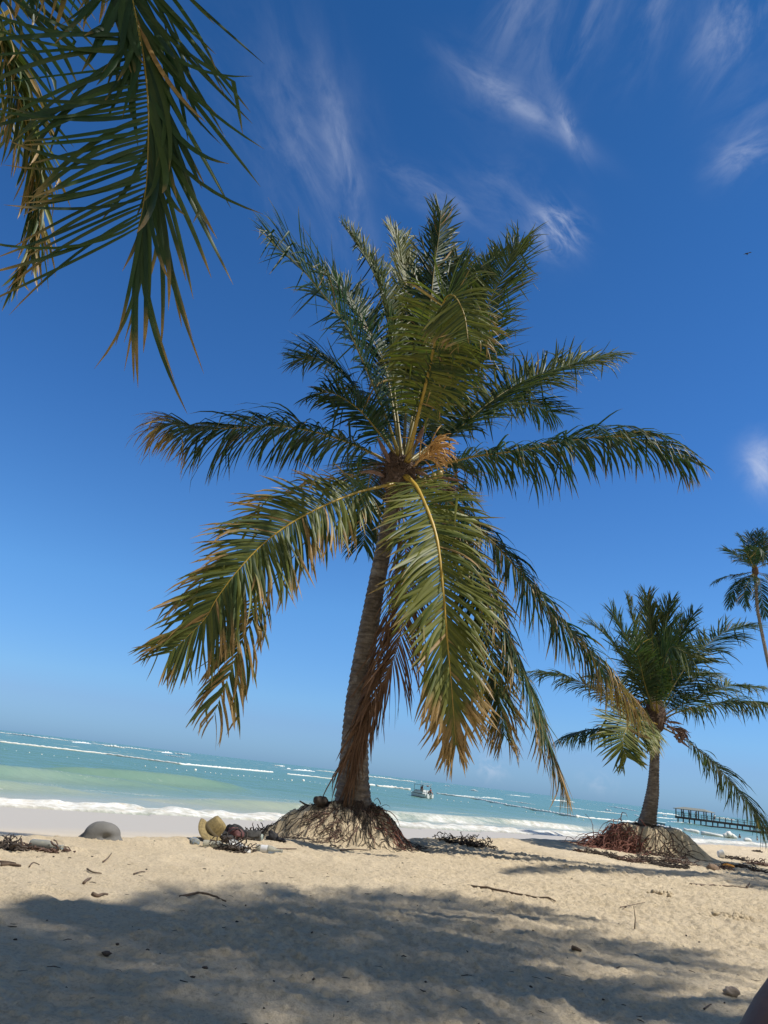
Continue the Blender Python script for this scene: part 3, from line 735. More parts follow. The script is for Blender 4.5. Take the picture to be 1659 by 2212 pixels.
q = ground(735, 1800); bundle(q, 30, .32, 32, (-.7, -.5, -.1), .0055, .4, M_ROOT, P1)
q = ground(800, 1758); bundle(q, 26, .24, 33, (.5, -.2, 0), .006, .5, M_ROOT, P1)
q = ground(700, 1762); bundle(q, 26, .26, 34, (-.6, -.3, 0), .006, .5, M_ROOT, P1)

# ---------- second palm
P2 = empty('palm_tree', TB2, 'smaller coconut palm with short straight trunk standing on a heap of red roots', 'palm tree', 'coconut palms on the beach')
trunk(P2, PX([(1397, 1800, 0), (1399, 1776, 0), (1407, 1730, 0), (1411, 1700, 0), (1415, 1621, 0), (1418, 1560, 0)], Y1), [.19, .135, .115, .092, .084, .08, .078], 2, ring=.05)
def Z5(pts): return [(1094+.34*a, 1094+.34*b, c) for a, b, c in pts]
f2 = [
 dict(P=[(960, 1390, 0), (700, 1405, -.2), (550, 1415, -.3), (430, 1440, -.35), (355, 1475, -.4)], L=0.67, droop=1.2, v=-5, face=0),
 dict(P=[(960, 1385, -.1), (870, 1360, -.8), (790, 1380, -1.3), (750, 1440, -1.6), (740, 1520, -1.75), (765, 1600, -1.8)], L=0.68, droop=0.22, yel=.75, ryel=.6, brown=.12, out=(-.5, -1, 0), v=0, W=0.021, face=0.5, aT=44),
 dict(P=[(985, 1400, .1), (1130, 1480, 0), (1250, 1570, -.1), (1380, 1700, -.2), (1500, 1840, -.2), (1590, 1960, -.2), (1665, 2090, -.2)], L=0.8, droop=0.95, v=0, yel=.25, base=.18, face=0),
 dict(P=[(980, 1365, 0), (1080, 1310, -.2), (1200, 1280, -.3), (1330, 1255, -.4), (1450, 1235, -.5), (1560, 1245, -.5), (1659, 1255, -.5), (1740, 1300, -.5)], L=0.73, droop=1.0, v=0, kink=.2, face=0),
 dict(P=[(980, 1340, .2), (1100, 1270, .4), (1250, 1190, .5), (1400, 1145, .6), (1500, 1140, .6), (1625, 1150, .6)], L=0.59, droop=0.45, v=5, yel=.3),
 dict(P=[(970, 1300, .2), (1100, 1080, .4), (1200, 940, .5), (1300, 860, .6), (1400, 790, .6), (1540, 750, .6)], L=0.76, droop=0.38, v=5, base=.2),
 dict(P=[(960, 1330, -.1), (955, 1200, -.3), (985, 1050, -.5), (1020, 930, -.8), (1055, 893, -1.0), (1115, 915, -1.15), (1185, 965, -1.2)], L=0.81, droop=0.26, yel=.3, ryel=.5, v=0, kink=.25, out=(.25, -1, 0), face=0.5),
 dict(P=[(960, 1300, .2), (980, 1000, .4), (1000, 800, .5), (1030, 660, .5), (1050, 600, .5)], L=0.58, droop=0.08, v=20, aB=55, aT=24),
 dict(P=[(950, 1300, .2), (930, 900, .5), (910, 700, .6), (893, 565, .6)], L=0.56, droop=0.08, v=20, aB=50, aT=22),
 dict(P=[(970, 1300, .2), (1060, 920, .5), (1130, 770, .6), (1190, 680, .6)], L=0.60, droop=0.11, v=18, aB=58, aT=25),
 dict(P=[(930, 1300, .2), (860, 1000, .3), (810, 750, .4), (780, 640, .4), (762, 568, .4)], L=0.45, droop=0.08, v=25, aB=45, aT=25, yel=.25),
 dict(P=[(930, 1300, -.1), (830, 1010, -.3), (770, 850, -.4), (700, 720, -.5), (665, 655, -.5)], L=0.62, droop=0.19, v=10),
 dict(P=[(920, 1320, .1), (780, 1020, .2), (660, 850, .3), (570, 770, .3), (510, 745, .3)], L=0.62, droop=0.22, v=8),
 dict(P=[(900, 1350, 0), (700, 1230, -.1), (500, 1130, -.2), (330, 1065, -.2), (170, 1050, -.2)], L=0.61, droop=0.68, v=0, yel=.25, face=0),
 dict(P=[(900, 1340, .1), (780, 1200, .5), (680, 1100, .8), (590, 1080, .9)], L=0.73, droop=0.45, v=0),
 dict(P=[(980, 1320, .2), (1090, 1160, .7), (1190, 1070, 1.), (1290, 1050, 1.2)], L=0.73, droop=0.45, v=0),
 dict(P=[(950, 1300, .2), (900, 1060, .9), (860, 900, 1.3), (830, 820, 1.5)], L=0.60, droop=0.22, v=8),
 dict(P=[(960, 1300, .1), (1030, 1040, .9), (1080, 900, 1.3), (1100, 830, 1.5)], L=0.60, droop=0.22, v=8),
 dict(P=[(940, 1310, -.1), (880, 1130, -.4), (850, 1000, -.6), (830, 930, -.8)], L=0.67, droop=0.30, v=5),
]
for i, d in enumerate(f2):
    k = dict(sp=.019, W=.0135, yel=.22, face=.25, segs=5, rr=.02, brown=.07, aT=34, aB=74); k.update(d)
    frond(P2, PX(Z5(k.pop('P')), Y1), seed=300+i*5, **k)
cc = at(1416, 1545, Y1)
strands(cc, 120, .15, .42, .006, 15).build('crown_fibre', M_FIBRE, P2)
mb = MB(); mb.blob(cc+np.array([0, 0, -.02]), (.16, .15, .34), 4, .3, 12, 18); mb.build('leaf_sheath', M_FIBRE, P2)
for q, d, l, w, bd in [((1408, 1600), (-.5, -.4, -.8), .3, .045, -.2), ((1455, 1590), (.7, -.3, -.4), .36, .05, -.3), ((1440, 1560), (.9, -.2, .2), .3, .05, -.5), ((1445, 1575), (1, -.2, .1), .4, .03, -.3), ((1390, 1545), (-.8, -.3, .4), .3, .05, -.3), ((1380, 1520), (-.7, -.2, .6), .25, .04, 0)]:
    mb = MB(); spathe(mb, at(*q, Y1-.15), d, l, w, bd); mb.build('spathe', M_SPATHE, P2)
mb = MB(); flower(mb, at(1385, 1535, Y1-.15), (-.6, -.3, .7), .35, 20, 8); mb.build('flower_stalk', M_FLOWER, P2)
mb = MB()
for q in [(1474, 1584), (1462, 1592), (1480, 1594)]:
    mb.tube(spline([cc+np.array([.05, -.08, -.1]), at(1445, 1568, Y1-.2), at(*q, Y1-.3)], 10)[0], .012, 6)
flower(mb, at(1440, 1570, Y1-.15), (.9, -.3, -.1), .42, 26, 12)
mb.build('fruit_stalk', M_SPATHE, P2)
for k, q in enumerate([(1462, 1590), (1474, 1594), (1468, 1600)]):
    mb = MB(); mb.blob(at(*q, Y1-.3), (.036, .036, .044), k+20, .12); mb.build('young_coconut', M_SPATHE, P2)
roots(TB2, 480, 41, .08, .30, .005, mat=M_WEED, parent=P2, lift=.012, name='root_skirt', wob=.1)
q = ground(1330, 1825)
for k, (px, py, n) in enumerate([(1300, 1822, 30), (1325, 1816, 36), (1345, 1820, 42), (1365, 1830, 42), (1385, 1836, 36), (1330, 1832, 34), (1412, 1844, 22), (1440, 1846, 18), (1466, 1850, 14), (1282, 1826, 20), (1310, 1830, 26)]):
    q = ground(px, py)
    bundle(q, n, .50 if px < 1400 else .4, 50+k, (-.7 if px < 1400 else .6, -.1, 0), .009, .5, M_ROOTRED if px < 1395 else M_ROOT, P2, lift=.12 if px < 1380 else .04)

# ---------- far palm, right edge
Y3 = 60.0
def Z1(pts): return [(1497.6+.1563*a, 1094.4+.1563*b, c) for a, b, c in pts]
tb3 = at(1722, 1795, Y3); tb3[2] = gz(tb3[0], tb3[1])-.2
P3 = empty('palm_tree', tb3, 'tall thin distant palm with dark crown at the right edge above the pier', 'palm tree', 'coconut palms on the beach')
trunk(P3, [tb3]+PX(Z1([(1180, 2800, 0), (1110, 2480, 0), (1032, 2150, 0), (960, 1800, 0), (912, 1560, 0), (880, 1350, 0), (860, 950, 0)]), Y3), [.22, .17, .15, .14, .135, .13, .13], 3, ring=.12, k=12, n=120)
f3 = [[(850, 880, 0), (740, 770, 0), (600, 680, 0), (440, 580, 0)], [(850, 860, 0), (760, 680, .3), (690, 500, .5), (628, 400, .5)], [(850, 860, 0), (850, 600, .5), (880, 430, .8), (905, 330, .8)],
      [(840, 900, 0), (700, 925, -.4), (450, 970, -.6), (290, 1045, -.7)], [(840, 920, 0), (700, 1000, -1), (560, 1150, -1.5), (505, 1385, -1.8)], [(845, 930, 0), (760, 1030, -1.6), (700, 1220, -2.2), (740, 1380, -2.4)],
      [(860, 930, 0), (920, 1050, .8), (950, 1280, 1), (1000, 1520, 1)], [(860, 860, 0), (1000, 790, 0), (1200, 730, 0), (1350, 800, 0)], [(860, 900, 0), (1050, 950, -.3), (1250, 1000, -.5), (1400, 1200, -.6)],
      [(860, 860, 0), (950, 650, .3), (1050, 470, .5), (1150, 390, .5)], [(860, 920, 0), (980, 960, -.6), (1100, 1100, -1), (1180, 1350, -1.2)], [(850, 860, 0), (850, 680, -1.2), (890, 580, -2), (960, 620, -2.4), (1010, 740, -2.6)],
      [(850, 860, 0), (800, 650, .8), (790, 500, 1.2), (780, 380, 1.2)], [(850, 870, 0), (900, 680, 1.5), (960, 520, 2), (990, 380, 2)], [(850, 870, 0), (780, 720, -1), (720, 620, -1.5), (650, 590, -1.8)]]
for i, p in enumerate(f3):
    frond(P3, PX(Z1(p), Y3), L=1.25, sp=.075, W=.042, segs=3, rr=.04, seed=500+i, droop=.8, v=0, aB=60, aT=22, yel=.05, brown=.1)
mb = MB(); c3 = at(*Z1([(850, 900, 0)])[0][:2], Y3); mb.blob(c3, (.26, .26, .5), 3, .3); mb.build('leaf_sheath', M_FIBRE, P3)

# ---------- palm at upper left (trunk outside the frame)
PL = (-3.9, 1.2, gz(-3.9, 1.2))
P4 = empty('palm_tree', PL, 'close dark palm hanging its split fronds into the top left corner', 'palm tree', 'coconut palms on the beach')
cL = np.array([-3.0, 2.0, 5.6])
trunk(P4, [PL, (-3.7, 1.35, 1.5), (-3.4, 1.6, 3.4), cL], [.24, .17, .15, .13, .12], 4)
W_ = ('w', *cL)
f4 = [
 dict(P=[W_, (60, -620, 2.9), (180, -350, 2.9), (258, -120, 2.9), (288, 10, 2.9), (308, 110, 2.9), (320, 220, 2.9), (320, 330, 2.9), (314, 420, 2.9), (298, 500, 2.9)], L=1.0, tipL=.95, sp=.036, W=.0155, clump=.35, droop=.07, umin=(.62, .30), v=-4, aB=92, aT=26, aoff=(2, -74), daT=(10, -18), aexp=3.2, tpow=.8, brown=.10, browntip=.2, twist=7, kink=.05, rr=.026, base=.42, segs=9, ryel=.5, yel=.12, fold=.3, Ls=(.95, 1.15), out=(.25, -1, 0)),
 dict(P=[(262, -190, 2.85), (276, -60, 2.85), (292, 30, 2.85), (306, 110, 2.85)], L=.66, tipL=.9, sp=.034, W=.019, droop=.2, v=-12, aB=24, aT=14, base=0, rr=.012, segs=7, clump=.6, sides=(-1,), twist=14, brown=.12, out=(.25, -1, 0), yel=.05),
 dict(P=[W_, (-130, -300, 3.6), (-30, 0, 3.9), (25, 160, 4.0), (62, 290, 4.0), (80, 420, 4.0), (72, 530, 4.0), (38, 600, 4.0)], L=.62, sp=.035, W=.013, droop=.6, v=0, aB=26, aT=8, brown=.35, twist=45, kink=.2, base=.3, yel=.45, ryel=.4, segs=7),
 dict(P=[W_, (-60, -420, 3.3), (60, -230, 3.3), (160, -130, 3.3), (240, -80, 3.3)], L=.95, sp=.055, W=.024, droop=2.2, v=-10, aB=70, aT=40, brown=.2, browntip=.3, base=.45, segs=8, kink=.05),
 dict(P=[W_, (-220, -200, 3.5), (-100, -60, 3.5), (-20, -20, 3.5), (50, -30, 3.5)], L=.62, sp=.05, W=.022, droop=2.2, v=-10, aB=70, aT=40, brown=.35, base=.4, segs=8, kink=.1),
 dict(P=[W_, (-220, -50, 3.6), (-120, 150, 3.5), (-60, 330, 3.4), (-20, 480, 3.4)], L=.6, sp=.05, W=.016, droop=.8, v=-5, aB=40, aT=10, brown=.3, base=.3, segs=7),
]
for i, d in enumerate(f4):
    pts = [p if p[0] == 'w' else ('w', *at(*p)) for p in d.pop('P')]
    frond(P4, PX(pts, 0), seed=600+i, **d)
for i, pts in enumerate([[(-3, 2, 5.6), (-2.1, 2.25, 6.2), (-1.0, 2.5, 6.1), (.15, 2.7, 5.65)], [(-3, 2, 5.6), (-2.2, 1.9, 6.4), (-1.0, 1.8, 6.5), (.1, 1.7, 6.3)], [(-3, 2, 5.6), (-2.5, 2.4, 6.4), (-1.8, 2.7, 6.8), (-1.2, 2.9, 6.8)]]):
    frond(P4, [np.array(q, float) for q in pts], L=.95, sp=.03, W=.024, seed=680+i, segs=4, droop=.3, clump=.5)
for i, th in enumerate([100, 140, 180, 220, 255, 290, 325]):
    a = R(th); o = np.array([math.cos(a), math.sin(a), 0])
    l = 3.2
    pts = [cL, cL+o*l*.3+np.array([0, 0, .75]), cL+o*l*.65+np.array([0, 0, .7]), cL+o*l*.95+np.array([0, 0, -.2])]
    frond(P4, pts, L=.9, sp=.07, W=.024, seed=650+i, segs=4)
mb = MB(); mb.blob(cL, (.25, .25, .4), 3, .3); mb.build('leaf_sheath', M_FIBRE, P4)

# ---------- palms outside the frame, right: they cast the shade on the sand
def offpalm(base, cr_, arr, label, seed, lean=(0, 0)):
    b = np.array([base[0], base[1], gz(*base)])
    p = empty('palm_tree', b, label, 'palm tree', 'coconut palms on the beach')
    c = np.array(cr_)
    trunk(p, [b, b*.66+c*.34+np.array([lean[0], lean[1], 0]), b*.33+c*.67+np.array([lean[0], lean[1], 0]), c], [.26, .19, .17, .15, .14], seed, k=14, n=140)
    for i, (th, l, rise, drop, L_) in enumerate(arr):
        a = R(th); o = np.array([math.cos(a), math.sin(a), 0])
        pts = [c, c+o*l*.3+np.array([0, 0, rise*.8]), c+o*l*.62+np.array([0, 0, rise]), c+o*l*.88+np.array([0, 0, rise-drop*.45]), c+o*l+np.array([0, 0, rise-drop])]
        inn = False
        for q in spline(pts, 12)[0]:
            for e in (np.zeros(3), np.array([-.5, 0, -.4]), np.array([0, .5, -.4])):
                if (q+e-CAM)@fw > .1:
                    u_, v_ = proj(q+e); inn = inn or (-40 < u_ < 1700 and -40 < v_ < 2300)
        e_ = pts[-1]*.75+pts[0]*.25; sx_, sy_ = e_[0]-.638*e_[2], e_[1]+.128*e_[2]
        if inn or (seed == 8 and sy_ > 5.3+.6*sx_): continue
        frond(p, pts, L=L_, sp=.04, W=.026, seed=seed*50+i, segs=4, droop=.5, v=0)
    mb = MB(); mb.blob(c, (.25, .25, .45), 3, .3); mb.build('leaf_sheath', M_FIBRE, p)
    return p
offpalm((8.2, 1.7), (6.55, 2.35, 12.0), [(th_, l_, r_, d_, .9) for l_, r_, d_, st in ((2.9, .5, 1.1, 0), (2.2, 1.0, .7, 20)) for th_ in range(40+st, 400, 28 if st == 0 else 60)],
        'tall palm outside the view on the right shading the near sand', 8)
offpalm((14.2, 9.0), (12.8, 9.9, 11.0), [(217, 5.6, .3, .7, .36), (206, 5.0, .3, .6, .32), (300, 3, .5, 1.3, .85), (340, 3, .5, 1.3, .85), (15, 3, .5, 1.3, .85), (50, 3, .5, 1.3, .85), (80, 2.6, .6, 1.2, .8), (265, 2.6, .6, 1.2, .8)],
        'palm outside the view beyond the right edge with long thin fronds', 9)

# ------------------------------------------------------------------ things on the sand
def on_sand(name, px, py, mbuild, mat, label, cat, group=None):
    p = ground(px, py)
    o = mbuild(p).build(name, mat)
    return tag(o, label, cat, group)
# grey dome, its base colour darkened to stand in for shade
M_HEAP = simple('dome_shade_grey', (.15, .145, .135), .9, .14, 9, .3)
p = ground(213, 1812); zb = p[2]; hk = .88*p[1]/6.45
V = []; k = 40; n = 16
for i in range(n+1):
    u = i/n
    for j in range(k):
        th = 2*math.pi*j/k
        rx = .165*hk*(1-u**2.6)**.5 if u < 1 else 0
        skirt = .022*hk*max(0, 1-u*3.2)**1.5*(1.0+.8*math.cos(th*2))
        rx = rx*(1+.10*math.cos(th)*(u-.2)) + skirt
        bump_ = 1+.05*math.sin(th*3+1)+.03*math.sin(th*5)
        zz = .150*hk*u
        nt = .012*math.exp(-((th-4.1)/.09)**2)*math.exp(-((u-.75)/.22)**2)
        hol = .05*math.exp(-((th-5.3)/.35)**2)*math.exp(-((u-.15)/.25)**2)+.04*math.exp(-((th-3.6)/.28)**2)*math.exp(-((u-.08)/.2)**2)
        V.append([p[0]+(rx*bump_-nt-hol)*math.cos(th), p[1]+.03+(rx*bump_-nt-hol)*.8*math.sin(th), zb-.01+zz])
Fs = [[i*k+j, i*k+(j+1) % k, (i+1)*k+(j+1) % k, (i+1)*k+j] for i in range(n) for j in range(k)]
tag(mesh('dome', V, Fs, M_HEAP), 'smooth shade-darkened grey rock with a small crack near its top, on the left sand', 'dome')

# straw hat lying tipped over
M_HAT = simple('straw', (.24, .18, .075), .8, .35, 45, .5)
p = ground(452, 1817)
E = empty('sun_hat', p, 'olive straw sun hat tipped on its side beside the black bag', 'hat')
def hatv(prof, k, M, warp=0.):
    V = []
    for r, z in prof:
        for j in range(k):
            th = 2*math.pi*j/k
            zz = z+warp*r*math.cos(2*th+.6)
            rr_ = r*(1+.05*math.cos(3*th))
            V.append(list(M @ Vector((rr_*math.cos(th), rr_*math.sin(th), zz))))
    n = len(prof)
    return V, [[i*k+j, i*k+(j+1) % k, (i+1)*k+(j+1) % k, (i+1)*k+j] for i in range(n-1) for j in range(k)]
MH = Matrix.Translation(Vector(p)+Vector((.0, 0, .075))) @ Matrix.Rotation(R(20), 4, 'Z') @ Matrix.Rotation(R(38), 4, 'Y') @ Matrix.Rotation(R(12), 4, 'X')
prof = [(.088, 0), (.086, .03), (.08, .07), (.072, .105), (.062, .122), (.045, .118), (.02, .098), (.0, .092)]
V, Fs = hatv(prof, 32, MH); mesh('hat_crown', V, Fs, M_HAT, E)
prof = [(.086, .002), (.11, -.004), (.135, -.016), (.15, -.03), (.149, -.033), (.134, -.02), (.11, -.008), (.084, -.003)]
V, Fs = hatv(prof, 32, MH, .22); mesh('brim', V, Fs, M_HAT, E)
prof = [(.0895, .002), (.0882, .026), (.0868, .026), (.0875, .002)]
V, Fs = hatv(prof, 32, MH); mesh('hat_band', V, Fs, simple('hat_band', (.10, .075, .035), .8), E)

# black bag with dark red panel
M_BLACK = simple('black_fabric', (.013, .012, .014), .75, .4, 14, .4)
M_MAROON = simple('maroon_fabric', (.115, .045, .045), .75, .3, 10, .35)
p = ground(492, 1818)
E = empty('bag', p, 'slumped black bag with a dark red side lying between hat and root mound', 'bag')
mb = MB(); mb.blob(p+np.array([-.04, 0, .035]), (.15, .08, .05), 2, .32, 18, 26); mb.blob(p+np.array([.03, .03, .065]), (.10, .07, .068), 7, .28, 16, 22)
mb.build('bag_body', M_BLACK, E)
mb = MB(); mb.blob(p+np.array([.052, -.012, .074]), (.082, .05, .05), 5, .2, 18, 24); mb.build('side_panel', M_MAROON, E)
mb = MB(); mb.tube([p+np.array(q) for q in [(-.05, -.075, .05), (.0, -.085, .075), (.04, -.07, .115), (.085, -.04, .12), (.115, -.03, .09), (.12, -.04, .05)]], .006, 6); mb.build('strap', M_BLACK, E)
mb = MB(); M_W = simple('white_print', (.7, .7, .7), .6, .05)
mb.box((-.004, -.001, -.012), (.004, .001, .012), Matrix.Translation(Vector(p)+Vector((-.055, -.083, .055)))); mb.build('tag', M_W, E)
# crumpled dark cloth pieces
p = ground(540, 1815); mb = MB(); mb.blob(p+np.array([-.02, 0, .03]), (.10, .07, .045), 12, .35, 18, 26); mb.blob(p+np.array([.05, .02, .035]), (.05, .05, .05), 14, .3, 14, 18)
tag(mb.build('cloth', simple('grey_cloth', (.05, .048, .045), .85, .4, 12, .4)), 'crumpled grey cloth heaped right beside the bag', 'cloth')
p = ground(590, 1817); mb = MB(); mb.blob(p+np.array([-.01, 0, .03]), (.055, .045, .05), 22, .35, 16, 22); mb.blob(p+np.array([.055, 0, .012]), (.07, .04, .02), 24, .3, 14, 18)
tag(mb.build('cloth', M_BLACK), 'black crumpled cloth against the left foot of the root mound', 'cloth')

# bottles
def glass(name, c, rough=.08):
    m, t, b, o = newmat(name)
    b.inputs['Base Color'].default_value = C4(c); b.inputs['Roughness'].default_value = rough
    b.inputs['Transmission Weight'].default_value = .6; b.inputs['IOR'].default_value = 1.3; b.inputs['Specular IOR Level'].default_value = .3
    return m
M_GLASS = glass('clear_glass', (.60, .61, .54), .2); M_PET = glass('clear_plastic', (.55, .64, .60), .2)
M_LABEL = simple('paper_label', (.62, .62, .62), .7, .12)
M_DIRT = M_SAND
BOT = [(0, 0), (.030, 0), (.034, .006), (.035, .02), (.035, .12), (.033, .14), (.022, .165), (.014, .185), (.0125, .225), (.015, .228), (.015, .236), (.011, .236)]
def bottle(px, py, yaw, label, mat=M_GLASS, paper=True, roll=0, sc=1.0, cap=None, cat='bottle'):
    p = ground(px, py)
    E = empty('bottle', p, label, cat)
    M = Matrix.Translation(Vector(p)+Vector((0, 0, .022*sc))) @ Matrix.Rotation(yaw, 4, 'Z') @ Matrix.Rotation(R(88), 4, 'Y') @ Matrix.Scale(sc, 4)
    mb = MB(); mb.lathe(BOT, 24, M); mb.build('glass', mat, E)
    if paper:
        mb = MB(); mb.lathe([(.0355, .045), (.0357, .048), (.0357, .102), (.0355, .105)], 24, M); mb.build('paper_label', M_LABEL, E)
    if cap:
        mb = MB(); mb.lathe([(0, .245), (.0165, .245), (.017, .24), (.017, .222), (.015, .221)], 18, M); mb.build('cap', cap, E)
bottle(64, 1835, R(-8), 'clear glass bottle half sunk in sand at the far left', paper=False)
bottle(437, 1829, R(8), 'clear glass bottle lying on the sand below the hat', paper=False, sc=.95)
bottle(552, 1840, R(-6), 'clear glass bottle with a pale paper label, neck towards the mound', paper=True)
M_TEAL = simple('teal_plastic', (.10, .33, .30), .4, .1)
bottle(566, 1818, R(172), 'clear plastic bottle with teal band beside the black cloth', M_PET, paper=False, sc=1.0, cap=M_TEAL)
bottle(425, 1826, R(120), 'empty glass bottle seen end on, left of the bottle below the hat', paper=False, sc=.8)

def shard(p, pts, th, mat, name, label, cat, yaw=0, tilt=0):
    M = Matrix.Translation(Vector(p)) @ Matrix.Rotation(yaw, 4, 'Z') @ Matrix.Rotation(tilt, 4, 'X')
    n = len(pts); V = []
    for dz in (0, th):
        for i, (x, y, z) in enumerate(pts): V.append(list(M @ Vector((x, y, z+dz))))
    Fs = [list(range(n))[::-1], [n+i for i in range(n)]]+[[i, (i+1) % n, n+(i+1) % n, n+i] for i in range(n)]
    return tag(mesh(name, V, Fs, mat, smooth=False), label, cat)
M_WHITE = simple('white_plastic', (.72, .72, .70), .5, .1)
p = ground(510, 1836); shard(p+np.array([0, 0, .03]), [(-.07, -.02, .02), (-.03, -.035, .03), (.04, -.02, .0), (.11, -.008, -.015), (.11, .008, -.015), (.03, .02, .01), (-.04, .035, .03), (-.075, .02, .02)], .006, M_WHITE, 'plastic_sheet', 'torn white plastic sheet lying on the dark weed clump', 'plastic waste', R(-10), R(35))
p = ground(533, 1844); shard(p+np.array([0, 0, .012]), [(-.03, -.01, 0), (.03, -.012, 0), (.025, .012, .01), (-.02, .015, .012)], .004, M_WHITE, 'plastic_scrap', 'small white plastic scrap between torn sheet and labelled bottle', 'plastic waste', .2, R(40))
p = ground(1552, 1854); mb = MB(); mb.lathe([(0, 0), (.055, 0), (.06, .01), (.075, .085), (.08, .09), (.076, .09), (.055, .012), (0, .01)], 20, Matrix.Translation(Vector(p)+Vector((0, 0, .05))) @ Matrix.Rotation(R(80), 4, 'Y'))
tag(mb.build('cup', M_WHITE), 'white cup on its side right of the red roots', 'cup')
M_ORANGE = simple('orange_plastic', (.62, .27, .02), .5, .15)
p = ground(1573, 1877); shard(p+np.array([0, 0, .012]), [(-.11, -.02, 0), (-.02, -.03, .015), (.1, -.02, 0), (.11, .02, 0), (.0, .03, .02), (-.1, .02, 0)], .012, M_ORANGE, 'plastic_scrap', 'flat orange plastic scrap among the weed on the right', 'plastic waste', .1, R(25))
p = ground(1540, 1880); mb = MB(); mb.blob(p+np.array([0, 0, .03]), (.085, .06, .055), 4, .15, 14, 18)
tag(mb.build('coconut_husk', simple('husk', (.22, .15, .10), .9, .3, 30, .5)), 'round brown coconut husk left of the orange scrap', 'coconut')
p = ground(1582, 2158); mb = MB(); mb.blob(p+np.array([0, 0, .012]), (.034, .022, .018), 9, .22, 16, 20)
tag(mb.build('stone', simple('stone', (.33, .26, .20), .8, .15, 20, .3)), 'oval grey brown stone on the lit sand at lower right', 'stone')
# dark husk and stick on the mound
p = ground(690, 1748); mb = MB(); mb.blob(p+np.array([0, 0, .035]), (.08, .07, .06), 8, .22, 14, 18)
tag(mb.build('coconut_husk', M_WEED), 'black old coconut husk on top of the root mound, left of trunk', 'coconut')
q = (0, TB[1]-.12)
mb = MB()
mb.tube([at(652, 1782, q[1]), at(655, 1762, q[1]), at(661, 1737, q[1])], [.012, .013, .009], 6); mb.tube([at(647, 1730, q[1]), at(658, 1737, q[1]), at(672, 1743, q[1]), at(690, 1750, q[1]+.05)], [.007, .011, .012, .01], 6); mb.tube([at(660, 1744, q[1]), at(672, 1748, q[1]), at(684, 1756, q[1]+.05)], [.008, .008, .01], 6)
tag(mb.build('forked_stick', M_TWIG), 'dark forked stick standing at the left edge of the root mound', 'stick')

# weed clumps
def clump(px, py, w, label, seed, h=.5, mat=None, n=None):
    p = ground(px, py); rg = np.random.default_rng(seed); mb = MB()
    n = n or int(40+w*160)
    for i in range(n):
        x, y = p[0]+np.clip(rg.normal(0, w*.32), -w*.5, w*.5), p[1]+np.clip(rg.normal(0, w*.20), -w*.32, w*.32)
        z = gz(x, y)+abs(rg.normal(0, .12*w*h))
        th = rg.uniform(0, 6.28); l = rg.uniform(.25, .7)*min(w, .25); P = []
        for j in range(5):
            P.append([x, y, z]); th += rg.normal(0, .6); x += math.cos(th)*l/5; y += math.sin(th)*l/5*.8; z += rg.normal(0, .02*h)
            z = max(z, gz(x, y)+.002)
        mb.tube(P, rg.uniform(.003, .008), 4)
    mb.blob(p+np.array([0, 0, .004]), (w*.32, w*.2, .06*w*h+.012), seed, .5, 10, 14)
    tag(mb.build('weed_clump', mat or M_WEED), label, 'dried weed', 'clumps of dried weed on the sand')
def z4(a, b): return (1238+a*.2535, 1757+b*.2535)
for i, (a, b, w, l) in enumerate([
 (60, 332, .14, 'tiny dark weed clump at the left tip of the red roots'), (225, 352, .42, 'flat dark weed mat just below the red roots on the left'),
 (365, 395, .20, 'small dark weed scrap left of the bushy clump'), (500, 412, .34, 'bushy dark weed clump in front of the red roots'),
 (650, 412, .50, 'long thin weed strip right of the bushy clump'), (740, 448, .22, 'small weed tuft below the long strip'),
 (905, 432, .45, 'weed strip below the right end of the roots'), (865, 466, .26, 'low weed lump left of the brown husk'),
 (935, 464, .18, 'small round weed lump next to the low one, nearer the husk'), (1275, 487, .26, 'dark weed lump between husk and orange scrap'),
 (1440, 470, .42, 'twiggy dark weed clump right of the orange scrap'), (1400, 402, .45, 'wide dark weed mat right of the white cup'),
 (1600, 445, .45, 'dark weed heap at the right edge of the beach'), (1590, 511, .2, 'small weed tuft at the lower right of the weed strip'), (1560, 332, .22, 'single dark weed lump high on the right sand')]):
    clump(*z4(a, b), w, l, 760+i, mat=M_WEED if i % 3 else M_ROOT)
clump(500, 1838, .26, 'dark bushy weed clump under the torn white plastic', 720, 1.0)
clump(92, 1840, .22, 'dry brown weed wrapped round the far left bottle', 721, .6, M_ROOT)
clump(5, 1834, .26, 'dark weed heap at the left frame edge', 722, .8)
clump(1020, 1829, .55, 'long dark weed bank on the crest right of the root mound', 723, .9)
clump(968, 1822, .25, 'short dark weed lump between root mound and long weed bank', 724, .9)
clump(545, 1812, .25, 'dark weed and roots behind the plastic bottle', 725, .9)

# twigs
def twig(pts, r, label, lift=.008, name='twig', grp='twigs lying on the sand'):
    P = []
    for px, py in pts:
        p = ground(px, py); p[2] += lift; P.append(p)
    C, L = spline(P, 14)
    for c in C: c[2] = max(c[2], gz(c[0], c[1])+r*.5)
    mb = MB(); mb.tube(C, np.linspace(r, r*.5, 14), 6)
    tag(mb.build(name, M_TWIG), label, 'twig', grp)
def zb(a, b): return (a*.3124, 1814.4+b*.3124)
twig([zb(0, 155), zb(60, 165), zb(105, 175)], .010, 'upper of two dark sticks at the left frame edge')
twig([zb(0, 185), zb(70, 190), zb(140, 198)], .012, 'lower longer dark stick at the left frame edge')
twig([zb(710, 167), zb(745, 135), zb(768, 110)], .006, 'thin tan twig standing slanted on the left sand')
twig([zb(578, 305), zb(600, 290), zb(628, 272)], .009, 'thick short tan twig at the shade edge on the left')
twig([zb(200, 198), zb(225, 180), zb(270, 185)], .005, 'little crooked twig right of the dark sticks')
twig([zb(630, 400), zb(670, 405), zb(700, 400), zb(740, 395)], .011, 'dark broken twig lying in the left shade')
